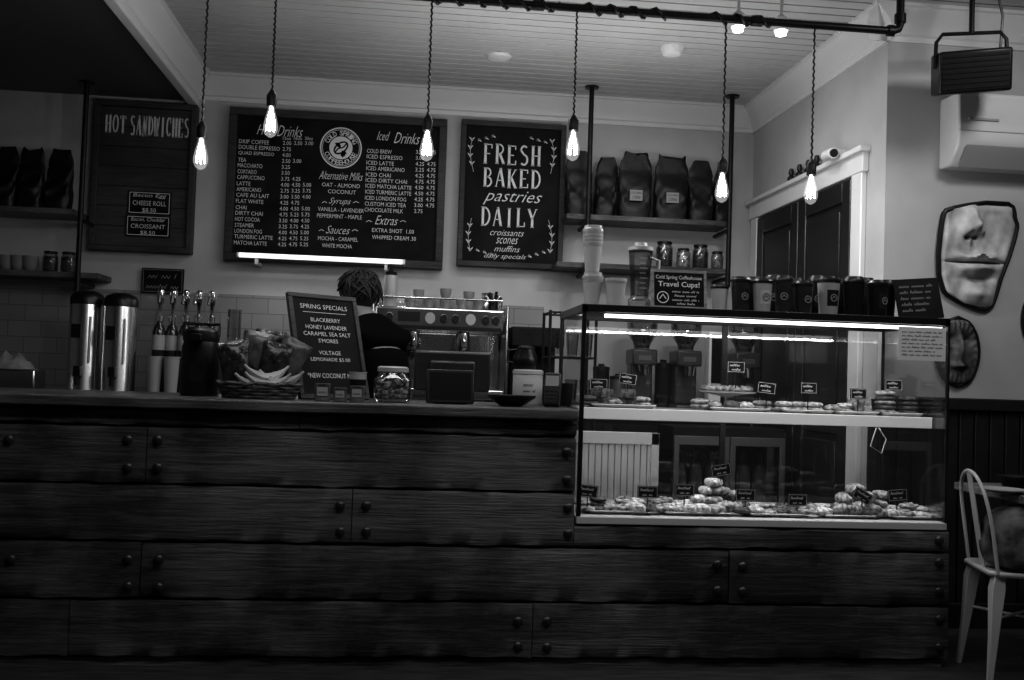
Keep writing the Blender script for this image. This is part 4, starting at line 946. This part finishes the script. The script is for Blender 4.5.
B().cyl((0,0,0),(-.05,0,0),.03).cyl((-.05,0,0),(-.08,-.0,.0),.01).out('mount',WHITE,e)
B().cyl((-.09,.05,0),(-.1,-.07,-.01),.03).out('housing',WHITE,e,bev=.003); B().cyl((-.1,-.07,-.01),(-.1,-.075,-.011),.022).out('lens',BLACK,e)
b0=None
for i,yy in enumerate((5.45,5.57,5.7,5.83)):
    loc=(XC-.03,yy,dz+.131)
    if b0 is None: b0=simple('figurine','tiny dark ornament on door trim','ornament',B().lathe([(.022,0),(.024,.02),(.012,.035),(.018,.05),(.012,.075),(0,.08)],seg=12),BLACK,loc,'ornaments on door trim')
    else: dup(b0,loc)
# AC unit
YA=YW2-.001; pa=at(950,130,YA-.1); zt_=at(985,97,YA-.1).z; zb_=at(985,168,YA-.1).z
e=E('air_conditioner','white wall-mounted split air conditioner','air conditioner',(pa.x,YA,zb_)); H=zt_-zb_
B().prism([(0,0),(-.1,0),(-.17,H*.25),(-.18,H*.4),(-.175,H*.97),(-.16,H),(0,H)],'x',0,.85).out('housing',WHITE,e,bev=.01)
B().prism([(-.175,H*.27),(-.105,.0),(-.095,.0),(-.17,H*.24)],'x',.04,.81).out('louver',PLAST,e,loc=(0,-.006,-.004))
B().box(.0,.85,-.183,-.179,H*.45,H*.458).out('seam',PLAST,e)
B().box(.05,.2,-.186,-.178,H*.6,H*.63).out('badge',PLAST,e)
YS=4.3; p=at(971,71,YS)
e=E('hanging_speaker','black loudspeaker on a tilted ceiling bracket','speaker',(p.x,YS,p.z))
mm=Matrix.Rotation(R(-7),4,'Y')@Matrix.Rotation(R(12),4,'X')@Matrix.Rotation(R(-18),4,'Z')
B().box(-.155,.155,-.09,.1,-.1,.09,mm).out('cabinet',BLACK,e,bev=.012)
b=B()
for i in range(7): b.box(-.14,.14,-.094,-.089,-.08+.023*i,-.07+.023*i,mm)
b.out('grille',MATTE,e)
top=HC-p.z
B().tube([(-.175,0,0),(-.17,0,.12),(-.14,0,.16),(.14,0,.19),(.17,0,.16),(.18,0,0)],.009,8).out('bracket',BMET,e); B().cyl((.0,0,.175),(0,0,top-.001),.012).out('ceiling_rod',BMET,e)
B().tube([(.12,.08,-.02),(.2,.1,.1),(.2,.08,.3),(.15,.05,top)],.006,6).out('cable',BLACK,e)
# ---------------- wall sculptures ----------------
def relief(p,w,h,fn,mat,lab,tab,N_=60,rim=.02,rimmat=None,depth=.03,k_=8):
    def outline(t_):
        for (a,x0,x1),(c,y0,y1) in zip(tab,tab[1:]):
            if t_<=c+1e-9:
                k=(t_-a)/(c-a); return x0+(y0-x0)*k,x1+(y1-x1)*k
        return tab[-1][1:]
    e=E('wall_sculpture',lab,'wall sculpture',p)
    b=B(); n=N_; gv={}
    for i in range(n+1):
        for j in range(n+1):
            t_=i/n; x0,x1=outline(t_); x=x0+(x1-x0)*j/n; z=t_-.5
            ed_=min(j,n-j,i,n-i)/n
            gv[i,j]=b.bm.verts.new((x*w,-(depth*min(1,ed_*14)**.6+fn(x,z)*min(1,ed_*k_)),z*h))
    for i in range(n):
        for j in range(n): b.bm.faces.new((gv[i,j],gv[i,j+1],gv[i+1,j+1],gv[i+1,j]))
    b.out('relief',mat,e,ang=80)
    if rimmat:
        pts=[]
        for i in range(0,33): x0,_=outline(i/32); pts.append((x0*w,-.012,(i/32-.5)*h))
        for i in range(32,-1,-1): _,x1=outline(i/32); pts.append((x1*w,-.012,(i/32-.5)*h))
        B().tube(pts,rim*.5,8,True).out('rim',rimmat,e)
    return e
def G(x,z,cx,cz,sx,sz): return math.exp(-((x-cx)/sx)**2-((z-cz)/sz)**2)
def face(x,z):
    f=.05*G(x,z,-.1,.4,.055,.14)+.07*G(x,z,-.1,.26,.075,.06)+.04*G(x,z,-.2,.215,.045,.04)+.04*G(x,z,.0,.215,.045,.04)-.07*G(x,z,-.15,.17,.035,.018)-.07*G(x,z,-.05,.17,.035,.018)
    up=-.02+.02*math.cos((x+.03)*26)*math.exp(-((x+.03)/.15)**2)
    f+=.06*G(x,z,-.03,up,.22,.028)+.065*G(x,z,-.02,-.125,.19,.04)-.08*G(x,z,-.03,-.068,.3,.009)-.03*G(x,z,-.09,.09,.018,.045)+.03*G(x,z,-.02,-.36,.16,.07)-.03*G(x,z,-.02,-.22,.18,.025)
    f-=.02*G(x,z,-.34,.36,.1,.08)+.02*G(x,z,.2,.4,.14,.07)
    f+=.003*math.sin(40*x+11*z)*math.sin(30*z)
    return f
tab1=[(0,.02,.1),(.05,-.2,.2),(.14,-.42,.24),(.3,-.49,.3),(.5,-.5,.4),(.68,-.48,.47),(.8,-.46,.5),(.88,-.44,.46),(.92,-.4,.46),(.97,-.12,.44),(1,.1,.38)]
p=at(976,256,YW2); relief((p.x,YW2-.001,p.z),.41,.53,face,CLAY,'grey plaster fragment relief of nose and lips',tab1,rim=.026,rimmat=BMET)
def disc(x,z):
    return .04*G(x,z,0,.05,.09,.22)-.03*G(x,z,-.2,.18,.11,.06)-.03*G(x,z,.2,.18,.11,.06)+.03*G(x,z,0,-.2,.18,.04)-.02*G(x,z,0,-.25,.14,.02)+.004*math.sin(math.atan2(z,x)*24)*(math.hypot(x,z)>.36)
tabd=[(k/16,-.5*math.sin(math.acos(max(-1,min(1,1-k/8)))),.5*math.sin(math.acos(max(-1,min(1,1-k/8))))) for k in range(17)]
p=at(956,352,YW2); relief((p.x,YW2-.001,p.z),.22,.34,disc,CLAYD,'dark oval clay mask with mottled carved pattern',tabd,rim=.02,rimmat=BMET,N_=44)
p=at(1040,320,YW2); relief((p.x,YW2-.001,p.z),.2,.3,disc,CLAYD,'dark oval clay mask on wall',tabd,rim=.02,rimmat=BMET,N_=36)
# ---------------- table, chair, bag ----------------
TZ=.75; TY=4.0; tx0=on(956,4.22,TZ).x
e=E('cafe_table','square dark cafe table with pedestal base','table',(tx0+.36,TY,0))
B().box(-.36,.36,-.27,.24,TZ-.035,TZ).out('tabletop',wood_mat('table_wood',.03,.2,.5,.4),e,bev=.006)
B().cyl((0.1,0.1,.03),(0.1,0.1,TZ-.035),.035).out('pedestal',BMET,e)
B().box(-.1,.3,.08,.12,0,.03).box(.08,.12,-.1,.3,0,.03).out('base',BMET,e,bev=.006)
simple('bowl','dark bowl resting on cafe table','bowl',B().lathe([(.04,0),(.05,.004),(.08,.05),(.076,.05),(.04,.01)],seg=20),MATTE,on(1016,4.02,TZ+.001))
simple('dinner_plate','pale plate with crumbs on cafe table','plate',B().lathe([(.05,0),(.09,.012),(.09,.015),(.05,.005),(0,.005)],seg=28),PLAST,on(1003,3.84,TZ+.001))
pc=on(1020,3.86,.45)
ch=E('metal_chair','white painted metal cafe chair with curved back','chair',(pc.x,3.86,0),R(-102))
CW=M('chair_enamel',.38,.4)
def sq(w,d,z,c=.2):
    return [V((x*w,y*d,z)) for x,y in ((-1,-1+c),(-1+c,-1),(1-c,-1),(1,-1+c),(1,1-c),(1-c,1),(-1+c,1),(-1,1-c))]
B().loft([sq(.17,.17,.428),sq(.175,.175,.44),sq(.17,.17,.45),sq(.14,.14,.443)]).out('seat',CW,ch,bev=.004)
def leg_mesh(sx,sy):
    rings=[]
    for z,o_,w_ in ((.44,.13,.02),(.38,.14,.026),(.2,.155,.017),(.0,.175,.01)):
        c_=V((sx*o_,sy*o_,z)); rings.append([c_+V((a*w_,b_*w_,0)) for a,b_ in ((-1,-1),(1,-1),(1,1),(-1,1))])
    return B().loft(rings).out('leg',CW,ch,bev=.004)
for sx in (-1,1):
    for sy in (-1,1): leg_mesh(sx,sy)
bp_=[]
for i in range(25):
    a=math.pi*i/24; bp_.append((-.165*math.cos(a),-.145-.06*math.sin(a)**.5,.44+.39*math.sin(a)**.42))
B().tube(bp_,.0075,8).out('back_frame',CW,ch)
B().loft([[V((x*.028,-.145-.06*t_+.002*s_,.44+.385*t_)) for x,s_ in ((-1,-1),(1,-1),(1,1),(-1,1))] for t_ in (0,.5,1)]).out('back_splat',CW,ch)
B().tube([(-.15,-.15,.25),(.15,.15,.25)],.006).out('cross_brace',CW,ch); B().tube([(.15,-.15,.262),(-.15,.15,.262)],.006).out('cross_brace',CW,ch)
b=B(); rings=[]; n=26; rg=random.Random(11)
for i,(z,rx_,ry_) in enumerate(((0,.12,.12),(.015,.15,.15),(.05,.165,.165),(.1,.17,.165),(.14,.165,.155),(.18,.16,.15),(.22,.14,.13),(.245,.09,.08),(.25,.03,.03))):
    rings.append([V((rx_*math.cos(2*math.pi*j/n)*(1+.07*math.sin(j*1.7+i*1.3)+rg.uniform(-.03,.03)),ry_*math.sin(2*math.pi*j/n)*(1+.07*math.sin(j*1.3-i)+rg.uniform(-.03,.03)),z)) for j in range(n)])
e=E('backpack','dark patterned fabric bag resting on metal chair','bag',(pc.x-.01,3.82,.452),R(15))
b.loft(rings).out('bag_body',CLOTH2,e,sub=1)
B().tube([(-.1,-.1,.2),(-.06,-.17,.14),(.0,-.18,.06),(.08,-.17,.03)],.012,8).out('strap',MATTE,e)
# ---------------- lights ----------------
wd=bpy.data.worlds.new('world'); S.world=wd; wd.use_nodes=True; wd.node_tree.nodes['Background'].inputs[0].default_value=(1,1,1,1); wd.node_tree.nodes['Background'].inputs[1].default_value=.03
area('room_fill_back',(.6,5.2,2.95),2.0,.4,14)  # unseen overhead area light added as soft fill for the back room
area('ceiling_fill',(.9,5.2,2.2),1.8,.3,7,(R(180),0,0))  # unseen upward area light added to brighten the ceiling, no lamp there
area('room_fill_front',(.6,2.6,2.95),3.5,.5,34)  # unseen overhead area light added to bring up the counter front
area('right_wall_fill',(2.7,3.4,2.9),.3,.3,9,(R(28),0,0))  # unseen area light aimed at the right wall, no fixture modelled
